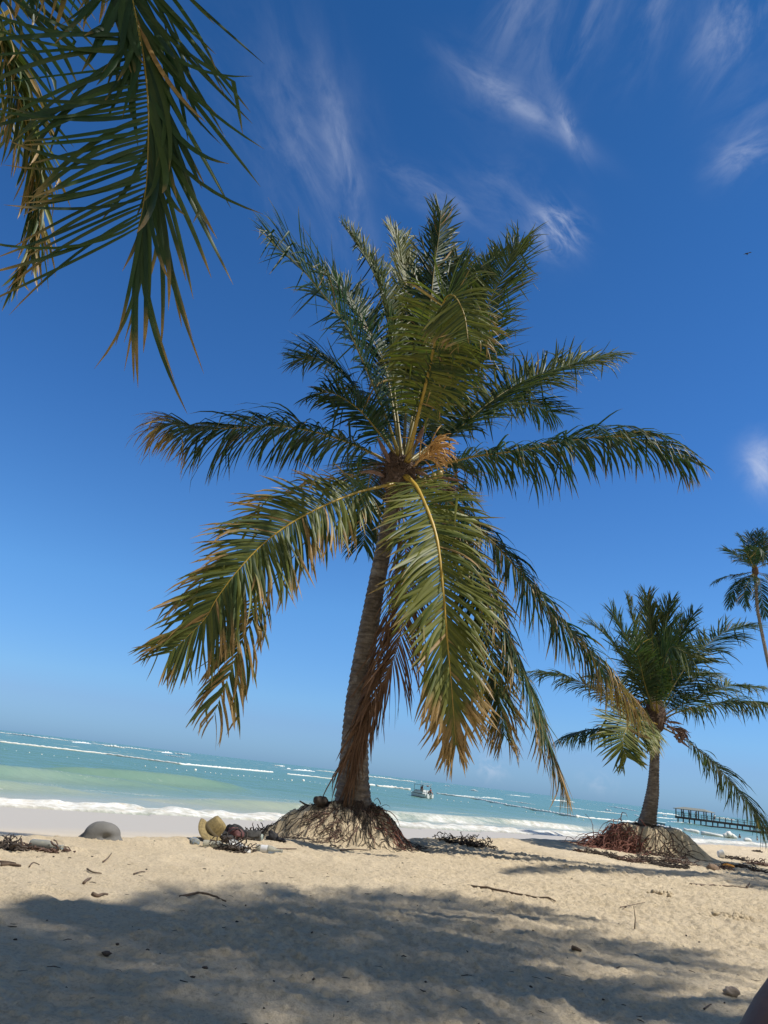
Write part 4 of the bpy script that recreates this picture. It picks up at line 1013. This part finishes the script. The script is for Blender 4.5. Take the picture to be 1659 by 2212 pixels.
twig([zb(598, 222), zb(640, 235), zb(700, 243)], .006, 'thin dark twig below the tan slanted twig')
twig([zb(925, 245), zb(965, 235), zb(1000, 240)], .006, 'curved twig in the lit sand left of centre')
twig([zb(1240, 405), zb(1400, 405), zb(1560, 440)], .008, 'long twig lying in the shade left of centre')
twig([(545, 1839), (575, 1837), (612, 1838), (640, 1836)], .008, 'long dark stick by the neck of the labelled bottle')
twig([(735, 1841), (765, 1839), (800, 1840)], .008, 'straight stick in front of the root mound')
def zr(a, b): return (1209.6+a*.2708, 1843.2+b*.2708)
twig([zr(1040, 268), zr(1200, 270), zr(1400, 277), zr(1530, 288)], .010, 'long straight stick on the lit right sand')
twig([zr(1490, 280), zr(1515, 262)], .013, 'stub of wood at the end of the long right stick')
twig([zr(480, 470), zr(560, 450), zr(680, 440)], .004, 'bent twig in the shade right of centre')
twig([zr(95, 805), zr(130, 812), zr(170, 818)], .012, 'short thick twig low right of centre')
twig([zr(1150, 1265), zr(1190, 1245), zr(1210, 1243)], .004, 'fine curved twig near the oval stone')
p = ground(*zr(596, 636))
mb = MB(); mb.tube([p, p+np.array([.004, 0, .06]), p+np.array([-.006, 0, .13])], [.004, .003, .002], 5)
tag(mb.build('twig', M_TWIG), 'thin upright twig stuck in the sand at right', 'twig', 'twigs lying on the sand')
twig([(1010, 1916), (1060, 1926), (1110, 1936), (1200, 1952)], .010, 'long dark palm stalk along the shade edge right of centre')
for k, (px, py, r, l) in enumerate([(1430, 1937, .06, 'lumpy clod of sand at the right shade edge, larger one'), (1590, 1985, .10, 'big lumpy sand clod near the right frame edge')]):
    p = ground(px, py); mb = MB()
    rg = np.random.default_rng(k)
    for i in range(46): mb.blob(p+rg.normal(0, r*.6, 3)*np.array([1.6, 1, .12])+np.array([0, 0, -r*.08]), r*rg.uniform(.10, .34), i+k*50, .55, 8, 10)
    tag(mb.build('sand_clod', M_SAND), l, 'sand clod')
# countless dark bits strewn over the sand
mb = MB(); rg = np.random.default_rng(99)
for i in range(520):
    yy = 2.6+9*rg.random()**1.15; xx = rg.uniform(-.6, .6)*yy*1.1
    if shore(np.array(xx), np.array(yy)) > -.2: continue
    z = gz(xx, yy); r = rg.uniform(.003, .011)*(1.15 if rg.random() < .12 else .8)
    if rg.random() < .7:
        th = rg.uniform(0, 6.28); l = rg.uniform(.015, .05); d = np.array([math.cos(th), math.sin(th), rg.uniform(-.05, .12)])*l; r *= .6
        m_ = np.array([xx, yy, z+.004]); mb.tube([m_-d*.5, m_+rg.normal(0, .002, 3), m_+d*.5], [r*.3, r*.45, r*.2], 4)
    else:
        mb.blob((xx, yy, z+r*.3), (r*rg.uniform(.8, 1.6), r, r*.7), i, .4, 5, 7)
tag(mb.build('beach_litter', M_WEED), kind='stuff')

# ------------------------------------------------------------------ boat
def place(V, loc, yaw): 
    c, s = math.cos(yaw), math.sin(yaw); V = np.asarray(V, float)
    return np.stack([V[:, 0]*c-V[:, 1]*s+loc[0], V[:, 0]*s+V[:, 1]*c+loc[1], V[:, 2]+loc[2]], 1)
class PMB(MB):
    def __init__(s, loc, yaw): super().__init__(); s.loc = loc; s.yaw = yaw
    def build(s, name, mat, parent=None, smooth=True, attrs=None):
        s.V = [place(v, s.loc, s.yaw) for v in s.V]; return super().build(name, mat, parent, smooth, attrs)
def hullmesh(mb, L, B, hh, dr=.25, open_=False, rake=.5):
    n = 13; V = []; k = 9
    for i in range(n):
        u = i/(n-1); x = -L/2+L*u
        w = B/2*(1-max(0, (u-.45)/.55)**2.2); w = max(w, .02)
        sh = hh*(1+.28*u**2)
        for j in range(k):
            a = -1+2*j/(k-1)
            yy = w*math.copysign(min(1, abs(a)*1.25)**.8, a); zz = -dr+(sh+dr)*abs(a)**2.6*(1 if abs(a) > .0 else 0)
            V.append([x+(rake*u*abs(a)**2.6 if u > .8 else 0), yy, zz])
    Fs = [[i*k+j, i*k+j+1, (i+1)*k+j+1, (i+1)*k+j] for i in range(n-1) for j in range(k-1)]
    Fs += [[j for j in range(k)][::-1]]
    if not open_:
        Fs += [[i*k, (i+1)*k, (i+1)*k+k-1, i*k+k-1] for i in range(n-1)]
    mb.add(V, Fs)
M_HULL = simple('boat_gelcoat', (.62, .66, .66), .35, .12, 2)
M_STRIPE = simple('boat_rail', (.14, .11, .10), .6, .3, 4)
M_BWHITE = simple('boat_white', (.80, .80, .78), .4, .06, 3)
M_POLE = simple('boat_pole', (.35, .38, .38), .4, .1)
M_DARK = simple('black_rubber', (.02, .02, .02), .6, .2)
p = on(908, 1722, SEA)
yaw = math.atan2(.80, -.60)
E = empty('motorboat', p, 'white open motorboat with canopy frame moored behind the buoy line', 'boat')
pm = lambda: PMB(p, yaw)
b = pm(); hullmesh(b, 4.7, 2.0, .62); b.build('hull', M_HULL, E, False)
b = pm(); 
for sd in (-1, 1):
    b.tube([(-2.35, sd*1.0, .64), (-.5, sd*1.0, .66), (.6, sd*.93, .70), (1.5, sd*.66, .76), (2.3, sd*.12, .80)], .05, 6)
b.build('rubbing_rail', M_STRIPE, E)
b = pm(); b.box((-1.5, -.9, .625), (.9, .9, 1.05)); b.box((-1.52, -.88, 1.05), (-1.3, .88, 1.32)); b.box((.7, -.8, 1.05), (.9, .8, 1.3)); b.build('cockpit', M_HULL, E, False)
b = pm(); b.box((-1.60, -.86, 1.0), (-1.525, -.12, 1.36)); b.box((-1.60, .20, 1.0), (-1.525, .86, 1.36)); b.build('stern_seat', M_BWHITE, E, False)
b = pm(); b.box((-1.7, -1.0, 2.16), (1.0, 1.0, 2.25)); b.build('canopy', M_POLE, E, False)
for sx in (-1.6, .9):
    for sy in (-.92, .92):
        b = pm(); b.tube([(sx, sy, .9), (sx*.97, sy, 2.2)], .045, 6); b.build('canopy_post', M_POLE, E)
b = pm(); b.tube([(-.2, -.28, 1.0), (-.1, -.28, 2.2)], .03, 6); b.tube([(-.2, .28, 1.0), (-.1, .28, 2.2)], .03, 6); b.box((-.5, -.3, 1.05), (-.1, .3, 1.45)); b.build('steering_console', M_POLE, E, False)
b = pm(); b.box((-1.78, -.22, 1.98), (-1.72, .22, 2.17)); b.build('life_vest_roll', simple('maroon_vest', (.12, .03, .03), .7), E, False)
b = pm(); b.tube([(-.1, .1, 2.23), (-.1, .1, 3.0)], .015, 5); b.build('antenna', M_BWHITE, E)
for sy in (-.62, .55):
    b = pm(); b.box((-2.72, sy-.2, .1), (-2.38, sy+.2, .72)); b.box((-2.62, sy-.09, -.4), (-2.44, sy+.09, .1)); b.build('outboard_motor', M_BWHITE, E, False)
b = pm(); b.tube([(-2.46+.001*i, .0+.30*math.cos(i*.524), .98+.30*math.sin(i*.524)) for i in range(13)], .10, 8, caps=False); b.build('tyre_fender', M_DARK, E)

# ------------------------------------------------------------------ people
M_SKIN = simple('skin', (.30, .17, .11), .55, .1, 6)
M_SKIND = simple('tanned_skin', (.115, .068, .05), .55, .2, 10, .15)
def skinbody(name, J, Ed, rad, mat, parent=None, root=0, sub=2):
    me = bpy.data.meshes.new(name)
    off = np.array(parent.location) if parent is not None else np.zeros(3)
    me.from_pydata([list(np.asarray(j)-off) for j in J], Ed, [])
    me.materials.append(mat)
    o = bpy.data.objects.new(name, me); col.objects.link(o)
    if parent is not None: o.parent = parent
    sk = o.modifiers.new('skin', 'SKIN'); sk.use_smooth_shade = True
    for i, r in enumerate(rad):
        v = me.skin_vertices[0].data[i]; v.radius = (r, r); v.use_root = (i == root)
    if sub: o.modifiers.new('sub', 'SUBSURF').render_levels = sub
    return o
def person(loc, h, label, shirt, yaw=0, seated=False, group=None, dipped=False):
    E = empty('person', loc, label, 'person', group)
    s = h/1.75; c, sn = math.cos(yaw), math.sin(yaw)
    def w(x, y, z): return np.array([loc[0]+(x*c-y*sn)*s, loc[1]+(x*sn+y*c)*s, loc[2]+z*s])
    dz = -.45 if seated else (-1.15 if dipped else 0)
    kn = [(.11, .42, .5), (.11, .45, .06)] if seated else [(.10, .02, .48), (.10, 0, .07)]
    J = [w(0, 0, .95+dz), w(0, 0, 1.18+dz), w(0, 0, 1.42+dz), w(0, 0.0, 1.54+dz), w(0, .02, 1.66+dz)]
    rad = [.14, .13, .14, .055, .10]
    Ed = [(0, 1), (1, 2), (2, 3), (3, 4)]
    for sd in (-1, 1):
        b0 = len(J)
        J += [w(.18*sd, 0, 1.40+dz), w(.24*sd, .03, 1.14+dz), w(.22*sd, .16, .94+dz)]; rad += [.06, .045, .035]
        Ed += [(2, b0), (b0, b0+1), (b0+1, b0+2)]
        if not dipped:
            b1 = len(J)
            if seated: J += [w(.10*sd, .40, .96+dz), w(.10*sd, .44, .55+dz), w(.10*sd, .54, .5+dz)]
            else: J += [w(.10*sd, .02, .5), w(.10*sd, 0, .08), w(.10*sd, .13, .03)]
            rad += [.075, .05, .04]; Ed += [(0, b1), (b1, b1+1), (b1+1, b1+2)]
    skinbody('body', J, Ed, [r*s for r in rad], M_SKIN, E, 0, 1)
    hm = MB(); hm.blob(w(0, -.01, 1.70+dz), (.105*s, .11*s, .10*s), 3, .08, 8, 10); hm.build('hair', M_DARK, E)
    if shirt is not None:
        mb = MB(); mb.tube([w(0, 0, .92+dz), w(0, 0, 1.1+dz), w(0, 0, 1.3+dz), w(0, 0, 1.46+dz), w(0, 0, 1.5+dz)], np.array([.185, .175, .195, .15, .08])*s, 12, flat=.8)
        for sd in (-1, 1): mb.tube([w(.14*sd, 0, 1.42+dz), w(.20*sd, 0, 1.36+dz), w(.245*sd, .02, 1.2+dz)], np.array([.085, .08, .07])*s, 8)
        mb.build('shirt', shirt, E)
        if not dipped and not seated:
            mb = MB(); mb.tube([w(0, 0, .98), w(0, 0, .86)], np.array([.185, .19])*s, 12, flat=.8)
            for sd in (-1, 1): mb.tube([w(.09*sd, 0, .9), w(.10*sd, .02, .55)], np.array([.11, .09])*s, 10)
            mb.build('shorts', M_STRIPE, E)
M_RED = simple('red_cloth', (.30, .035, .035), .8, .2); M_DRED = simple('dark_red_cloth', (.13, .02, .025), .8, .2)
def bl(x, y, z): return place([[x, y, z]], p, yaw)[0]
person(bl(-1.1, .80, .95), 1.65, 'person in dark red seated at the left side of the motorboat', M_DRED, yaw+1.2, True)
person(bl(-1.75, -.85, .55), 1.65, 'person in bright red seated at the stern of the motorboat', M_RED, yaw+2, True)

# seated photographer neighbour: only a knee reaches the frame's lower right corner
K = at(1788, 2085, .86)
An = K
for dd in np.arange(0, 1600, 5.):
    An = at(1788-.476*dd, 2085+dd, .84)
    if An[2] < .06: break
Jp = [np.array([1.02, .18, .16]), np.array([1.05, -.05, .34]), np.array([1.08, -.2, .56]), np.array([1.09, -.22, .70]), np.array([1.09, -.2, .83]),
      np.array([.94, .30, .15]), K, An*.5+K*.5+np.array([.02, -.01, 0]), An, An+np.array([-.02, .16, -.03]),
      np.array([1.14, .25, .15]), np.array([1.22, .72, .42]), np.array([1.20, .82, .07]), np.array([1.22, .98, .03]),
      np.array([.90, -.20, .54]), np.array([.80, -.10, .32]), np.array([.78, -.25, .08]),
      np.array([1.27, -.20, .54]), np.array([1.36, -.10, .32]), np.array([1.38, -.25, .08])]
Ep = [(0, 1), (1, 2), (2, 3), (3, 4), (0, 5), (5, 6), (6, 7), (7, 8), (8, 9), (0, 10), (10, 11), (11, 12), (12, 13), (2, 14), (14, 15), (15, 16), (2, 17), (17, 18), (18, 19)]
rp = [.15, .13, .13, .055, .1, .09, .062, .055, .04, .035, .09, .06, .04, .035, .055, .042, .035, .055, .042, .035]
E = empty('person', (1.05, .2, 0), 'person seated at the lower right corner, only a bare knee in view', 'person')
skinbody('body', Jp, Ep, rp, M_SKIND, E, 0, 2)
hm = MB(); hm.blob(np.array([1.09, -.22, .87]), (.105, .11, .1), 3, .08); hm.build('hair', M_DARK, E)
mb = MB(); mb.tube([(1.02, .2, .14), (1.05, -.05, .34), (1.08, -.19, .54), (1.085, -.21, .62)], [.19, .165, .165, .09], 14, flat=.85); mb.build('shirt', M_STRIPE, E)

# ------------------------------------------------------------------ pier
M_PIER = simple('pier_wood', (.10, .07, .06), .85, .35, 3)
M_PROOF = simple('pier_roof', (.22, .23, .20), .85, .2, 3)
p0 = on(1469, 1776, SEA)
pd = nrm(np.array([.62, -.78, 0])); pyaw = math.atan2(pd[1], pd[0])
E = empty('pier', p0, 'long dark wooden pier on piles with a roofed pavilion at its sea end', 'pier')
pm = lambda: PMB((p0[0], p0[1], SEA), pyaw)
DK = 1.55
b = pm(); b.box((-.6, -1.7, DK-.55), (140, 1.7, DK)); b.build('deck', M_PIER, E, False)
for i in range(32):
    for sy in (-1.45, 1.45):
        b = pm(); x = .2+i*3.4; b.tube([(x, sy, -3), (x, sy, DK-.553)], .17, 8); b.build('pile', M_PIER, E)
PL_ = 9.0
for i in range(5):
    for sy in (-1.55, 1.55):
        b = pm(); x = -.35+i*(PL_/4); b.box((x-.11, sy-.11, DK), (x+.11, sy+.11, DK+1.95)); b.build('pavilion_post', M_PIER, E, False)
b = pm(); x0, x1, y0, y1, z0, z1 = -.9, PL_+.5, -2.1, 2.1, DK+1.95, DK+2.7
b.add([[x0, y0, z0], [x1, y0, z0], [x1, y1, z0], [x0, y1, z0], [x0+2.2, 0, z1], [x1-2.2, 0, z1], [x0, y0, z0+.15], [x1, y0, z0+.15], [x1, y1, z0+.15], [x0, y1, z0+.15]],
      [[0, 3, 2, 1], [0, 1, 7, 6], [1, 2, 8, 7], [2, 3, 9, 8], [3, 0, 6, 9], [6, 7, 5, 4], [7, 8, 5], [8, 9, 4, 5], [9, 6, 4]]); b.build('roof', M_PROOF, E, False)
b = pm()
for sy in (-1.62, 1.62):
    for zz in (.5, 1.0): b.box((-.5, sy-.04, DK+zz-.04), (138, sy+.04, DK+zz+.04))
b.build('handrail', M_PIER, E, False)
b = pm()
for i in range(80):
    for sy in (-1.62, 1.62): b.box((.6+i*1.7-.05, sy-.055, DK), (.6+i*1.7+.05, sy+.055, DK+1.06))
o = b.build('railing_posts', M_PIER, E, False); o['kind'] = 'stuff'
for i in range(4):
    b = pm(); x = 26+i*6; b.tube([(x, 1.5, DK), (x, 1.5, DK+3.2)], .06, 6); b.build('lamp_pole', M_PIER, E)
mb = MB()
def pl(x, y, z): return place([[x, y, z]], (p0[0], p0[1], SEA), pyaw)[0]
Pg = [pl(9+i*3, -6+.4*math.sin(i), .05) for i in range(40)]
rg = np.random.default_rng(3)
mb.tube(Pg, np.minimum(np.linspace(.1, 3, 40), .75)*rg.uniform(.7, 1.2, 40), 8)
tag(mb.build('dark_ridge', simple('ridge_dark', (.06, .055, .055), .9, .4, 1.5)), 'dark low ridge in the water along the pier', 'low_ridge')  # low dark lumpy ridge laid on the water along the pier
for k, (x, y, c_, lab) in enumerate([(.9, .2, M_DARK, 'person in dark clothes at the sea end under the pavilion'), (3.2, -.6, M_DRED, 'person in dark red standing mid pavilion on the pier'), (5.2, -.9, M_BWHITE, 'person in white at the shore side of the pavilion'), (10.8, -1.0, M_BWHITE, 'person in a pale shirt on the open pier just past the pavilion')]):
    person(pl(x, y, DK), 1.7, lab, c_, k)
person(on(1447, 1792, SEA), 1.7, 'bather standing chest deep with a white hat behind the boom piece', M_BWHITE, 1, dipped=True)
person(on(1434, 1789, SEA), 1.6, 'dark bather standing in the water nearest the root mound', None, 2, dipped=True)
person(on(1598, 1809, SEA), 1.5, 'dark bather in the shallows left of the white float', None, 2, dipped=True)
person(on(1636, 1815, SEA), 1.6, 'dark bather in the shallows right of the white float', None, 1, dipped=True)
# small blue boat behind the second mound
p = on(1420, 1783, SEA); b = PMB(p, R(150)); hullmesh(b, 3.0, 1.3, .55, .15, True, .3)
E = empty('rowing_boat', p, 'small pale blue rowing boat half hidden behind the smaller palm', 'boat')
b.build('hull', simple('blue_paint', (.10, .25, .40), .5, .1), E, False)
b = PMB(p, R(150))
for sd in (-1, 1): b.tube([(-1.5, sd*.65, .56), (-.2, sd*.65, .58), (.8, sd*.45, .63), (1.6, sd*.03, .72)], .09, 6)
b.build('gunwale', simple('pale_blue_paint', (.50, .66, .74), .5, .1), E)
# bird
c = at(1615, 548, 60); b = MB(); w_ = .42
b.tube([c+np.array([-.05, -.2, -.02]), c+np.array([0, 0, 0]), c+np.array([.04, .2, .0])], [.02, .06, .02], 8)
E = tag(b.build('bird', M_DARK), 'dark gliding bird alone in the blue sky at right', 'bird')
for sd in (-1, 1):
    V = []
    for u, ch_, z in [(0, .1, 0), (.5, .1, .08), (1, .02, .03)]:
        x = sd*u*w_
        zz = z+x*.45
        V += [c+np.array([x, -ch_, zz]), c+np.array([x, ch_, zz]), c+np.array([x, 0, zz+.02])]
    Fs = []
    for i in range(2):
        a = i*3
        Fs += [[a, a+1, a+4, a+3], [a+1, a+2, a+5, a+4], [a+2, a, a+3, a+5]]
    mesh('wing', V, Fs, M_DARK, E)

# ------------------------------------------------------------------ light and sky
SUN = nrm(np.array([.60, -.12, .94]))
sl = bpy.data.lights.new('sun', 'SUN'); sl.energy = 5.0; sl.angle = R(.53); sl.color = (1, .95, .86)
so = bpy.data.objects.new('sun', sl); col.objects.link(so)
so.rotation_euler = Vector(SUN).to_track_quat('Z', 'Y').to_euler()
w = bpy.data.worlds.new('World'); scene.world = w; w.use_nodes = True
t = NT(w.node_tree); bg = w.node_tree.nodes['Background']
sk = t.n('ShaderNodeTexSky', sky_type='NISHITA'); sk.sun_disc = False
sk.sun_elevation = math.asin(SUN[2]); sk.sun_rotation = math.atan2(SUN[0], SUN[1])
sk.air_density = 1.0; sk.dust_density = .3; sk.ozone_density = 1.0; sk.altitude = 0
skc = sk.outputs[0]
D = t.n('ShaderNodeTexCoord').outputs['Generated']
tot = None
def cloud(px, py, su, sv, ang, amt, k1, k2, seed, lo=.45, hi=.75, warp=.6):
    """one patch of cirrus round a direction of the sky"""
    global tot
    C = nrm(ray(px, py)); A0 = nrm(np.cross(C, [0, 0, 1.])); B0 = np.cross(A0, C)
    a = R(ang); A_ = A0*math.cos(a)+B0*math.sin(a); B_ = -A0*math.sin(a)+B0*math.cos(a)
    dc = t.math('MAXIMUM', t.dot(D, tuple(C)), .05)
    u = t.math('DIVIDE', t.dot(D, tuple(A_)), dc); v = t.math('DIVIDE', t.dot(D, tuple(B_)), dc)
    e = t.math('ADD', t.math('POWER', t.math('ABSOLUTE', t.math('DIVIDE', u, su)), 2), t.math('POWER', t.math('ABSOLUTE', t.math('DIVIDE', v, sv)), 2))
    msk = t.math('EXPONENT', t.math('MULTIPLY', e, -1))
    vec = t.xyz(t.math('MULTIPLY', u, k1), t.math('MULTIPLY', v, k2), seed*3.17)
    n_ = t.noise(vec, 1.0, 7, .62, warp)
    mr = t.n('ShaderNodeMapRange', interpolation_type='SMOOTHSTEP'); t.put(mr.inputs[0], n_); mr.inputs[1].default_value = lo; mr.inputs[2].default_value = hi
    f = t.math('MULTIPLY', t.math('MULTIPLY', mr.outputs[0], msk), amt)
    tot = f if tot is None else t.math('ADD', tot, f)
# (angles are measured in the sky, not in the picture)
cloud(680, 330, .11, .055, -62, .20, 7, 18, 1, .36, .8)
cloud(745, 350, .085, .014, -64, .30, 10, 24, 2, .3, .75)
cloud(610, 300, .11, .05, -38, .14, 8, 20, 3, .4, .8)
cloud(1120, 225, .075, .011, -30, .36, 12, 26, 4, .30, .75)
cloud(1232, 275, .032, .009, -62, .42, 14, 30, 5, .3, .7)
cloud(1060, 195, .06, .03, -25, .16, 10, 22, 6, .35, .8)
cloud(1205, 495, .028, .022, -45, .70, 22, 50, 7, .35, .75)
cloud(1110, 445, .07, .04, -30, .14, 10, 22, 8, .35, .8)
cloud(1260, 10, .10, .035, 60, .20, 9, 20, 9, .38, .75)
cloud(1130, 5, .06, .03, 60, .18, 9, 20, 10, .38, .75)
cloud(1590, 40, .05, .028, 55, .42, 9, 20, 11, .35, .75)
cloud(1430, -30, .07, .035, 60, .18, 9, 20, 12, .35, .75)
cloud(1610, 335, .030, .020, 20, .42, 16, 26, 13, .35, .8)
cloud(1640, 250, .05, .04, 20, .12, 10, 20, 14, .35, .8)
cloud(930, 415, .06, .02, -20, .22, 12, 30, 15, .35, .8)
cloud(1650, 1010, .020, .030, 10, .70, 18, 18, 16, .30, .8)
cloud(1060, 1655, .018, .016, 0, .35, 60, 60, 17, .38, .7)
cloud(1290, 1690, .02, .012, 0, .18, 60, 60, 18, .38, .7)
tot = t.math('MINIMUM', tot, 1.0)
el = t.sep(D)[2]
tint = t.ramp(el, [(0, (.245, .47, .986)), (.05, (.314, .50, .897)), (.08, (.345, .575, .935)), (.20, (.348, .655, 1.0)), (.42, (.237, .552, .934)), (.80, (.141, .434, .745)), (1, (.11, .40, .70))])
back = t.n('ShaderNodeMapRange', interpolation_type='SMOOTHSTEP'); t.put(back.inputs[0], t.sep(D)[1]); back.inputs[1].default_value = .15; back.inputs[2].default_value = -.55
tint = t.mixc(back.outputs[0], tint, C4((.88, .71, .55)))
skb = t.mixc(1.0, skc, tint, 'MULTIPLY')
cl = t.mixc(tot, skb, C4((4.6, 5.0, 6.0)))
t.put(bg.inputs[0], cl); bg.inputs[1].default_value = .145
scene.view_settings.view_transform = 'Standard'; scene.view_settings.look = 'None'
scene.view_settings.exposure = 0; scene.view_settings.gamma = 1
scene.cycles.max_bounces = 8; scene.cycles.transparent_max_bounces = 8
